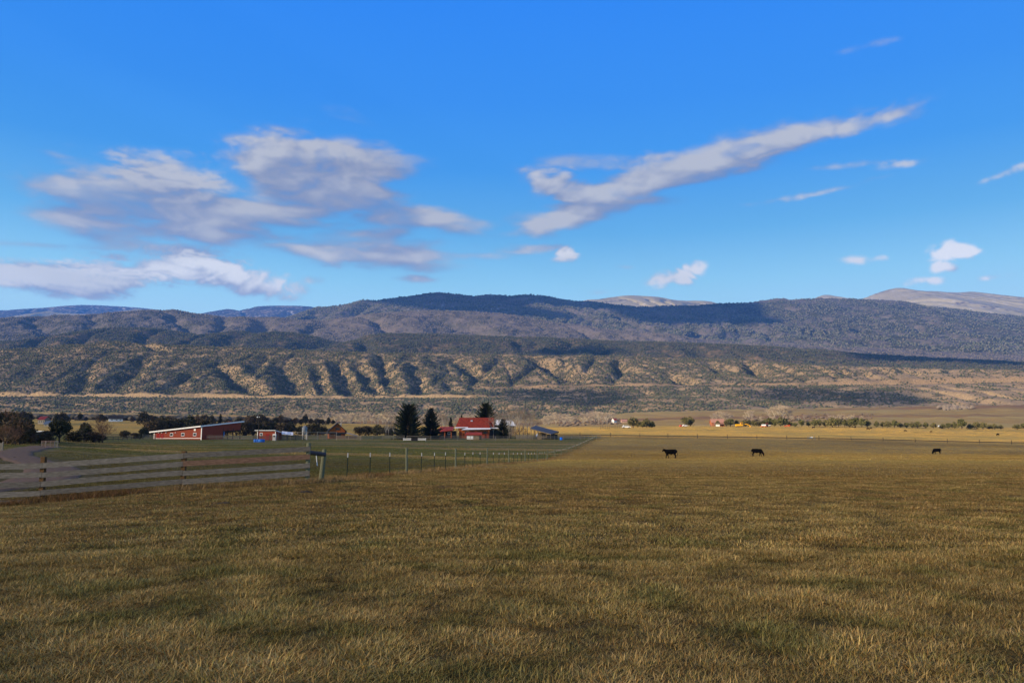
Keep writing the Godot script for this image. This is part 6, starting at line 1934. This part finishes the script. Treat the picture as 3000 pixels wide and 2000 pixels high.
func cow_bones(grazing: bool) -> Array:      # faces -x, feet at y 0
	var b := [
		[Vector3(-0.62, 0.98, 0), Vector3(0.05, 0.93, 0), 0.30, 0.36, 0.82], [Vector3(0.05, 0.93, 0), Vector3(0.66, 1.0, 0), 0.36, 0.29, 0.85],
		[Vector3(-0.60, 1.18, 0), Vector3(0.70, 1.20, 0), 0.14, 0.14, 1.0], [Vector3(-0.66, 0.86, 0), Vector3(-0.5, 0.74, 0), 0.22, 0.18, 0.8],
		[Vector3(0.70, 1.12, 0), Vector3(0.86, 1.06, 0), 0.19, 0.16, 1.1],
	]
	for s in [-1.0, 1.0]:
		var k: float = 0.07 * s
		b.append([Vector3(-0.58, 0.86, 0.16 * s), Vector3(-0.60 + k, 0.44, 0.15 * s), 0.15, 0.075, 1.0])
		b.append([Vector3(-0.60 + k, 0.44, 0.15 * s), Vector3(-0.58 + 1.7 * k, 0.10, 0.15 * s), 0.065, 0.05, 1.0])
		b.append([Vector3(-0.58 + 1.7 * k, 0.10, 0.15 * s), Vector3(-0.62 + 1.7 * k, 0.03, 0.15 * s), 0.055, 0.06, 1.0])
		b.append([Vector3(0.66, 0.92, 0.15 * s), Vector3(0.60 - k, 0.62, 0.17 * s), 0.22, 0.12, 0.8])
		b.append([Vector3(0.60 - k, 0.62, 0.17 * s), Vector3(0.76 - k, 0.40, 0.16 * s), 0.11, 0.07, 1.0])
		b.append([Vector3(0.76 - k, 0.40, 0.16 * s), Vector3(0.70 - 1.5 * k, 0.08, 0.16 * s), 0.062, 0.05, 1.0])
		b.append([Vector3(0.70 - 1.5 * k, 0.08, 0.16 * s), Vector3(0.66 - 1.5 * k, 0.03, 0.16 * s), 0.055, 0.06, 1.0])
	if grazing:
		b.append_array([[Vector3(-0.74, 0.98, 0), Vector3(-1.06, 0.55, 0), 0.24, 0.15, 0.75], [Vector3(-1.06, 0.55, 0), Vector3(-1.14, 0.36, 0), 0.155, 0.125, 0.95], [Vector3(-1.14, 0.36, 0), Vector3(-1.16, 0.12, 0), 0.12, 0.085, 0.95]])
	else:
		b.append_array([[Vector3(-0.72, 1.02, 0), Vector3(-1.02, 1.24, 0), 0.25, 0.165, 0.75], [Vector3(-1.02, 1.27, 0), Vector3(-1.16, 1.22, 0.02), 0.155, 0.13, 0.95], [Vector3(-1.16, 1.22, 0.02), Vector3(-1.34, 1.06, 0.04), 0.12, 0.085, 0.95]])
	return b

func cow(grazing: bool, label: String, where: Vector3, turn: float) -> Node3D:
	var t := thing("black_cow", label, "cow", where, turn, "black cattle in the fields")
	put_mesh("body", cow_mesh(cow_bones(grazing), 0.10, 0.045), M.hide, t)
	var st := new_st()
	var head := Vector3(-1.05, 0.60, 0) if grazing else Vector3(-1.04, 1.33, 0)
	for s in [-1.0, 1.0]:
		st = new_st()
		var a: Vector3 = head + Vector3(0.02, 0, 0.10 * s)
		var tip: Vector3 = a + Vector3(0.04, 0.01, 0.24 * s)
		for k in 2:
			var up := Vector3(0.02, 0.075, 0) * (1.0 if k == 0 else -1.0)
			quad(st, a, a.lerp(tip, 0.5) + up, tip, a.lerp(tip, 0.5) + up * 0.15 + Vector3(-0.05, 0, 0))
		done(st, "ear", M.hide, t)
	st = new_st()
	tube(st, Vector3(0.98, 1.08, 0), Vector3(1.04, 0.62, 0), 0.035, 0.022, 6)
	tube(st, Vector3(1.04, 0.62, 0), Vector3(1.02, 0.34, 0), 0.05, 0.012, 6)
	done(st, "tail", M.hide, t)
	return t

func make_cows() -> void:
	M.hide = mat(lin(0.005, 0.0045, 0.004), 0.9)
	M.hide.metallic_specular = 0.12
	var standing := cow(false, "black cow standing with raised head, leftmost of the three near cows", on(1965, 128), 0.12)
	standing.scale = Vector3.ONE * 1.03
	var feeding := cow(true, "black cow grazing with its head to the right, middle of the three near cows", on(2217, 146), PI - 0.1)
	var c := copy_of(feeding, "black_cow", "black cow grazing with its head to the left, alone at the right", on(2744, 184), 0.15)
	for q in [[2386, 560, 0.2, 1.0, "far black cow in the shade at the foot of the junipers"], [2546, 540, 2.9, 0.95, "far black cow on the golden field, nearer of the pair below the junipers"], [2555, 600, 0.4, 0.9, "far black cow close under the junipers, upper of the pair"], [2655, 520, 3.0, 0.85, "far black cow alone in the middle of the golden field"], [2731, 500, 0.1, 0.7, "small far calf right of the middle of the golden field"], [2926, 450, 0.3, 0.95, "far black cow alone at the right end of the golden field"], [2508, 610, 0.3, 0.9, "far dark cow in the shadow between two junipers"]]:
		copy_of(feeding, "black_cow", q[4], on(q[0], q[1]), q[2], q[3])

func _ready() -> void:
	for n in [[n_a, 11, 0.012, 4], [n_b, 23, 0.05, 3], [n_c, 37, 0.035, 4], [n_ridge, 51, 0.011, 1]]:
		n[0].seed = n[1]
		n[0].noise_type = FastNoiseLite.TYPE_SIMPLEX_SMOOTH
		n[0].frequency = n[2]
		n[0].fractal_octaves = n[3]
	make_ground_table()
	make_camera()
	make_light()
	make_materials()
	make_ground()
	make_hills()
	make_clouds()
	make_forest()
	make_road_line()
	make_grass()
	make_road()
	make_board_fence()
	make_wire_fence()
	make_far_fence()
	make_ranch()
	make_cows()
	make_trees()
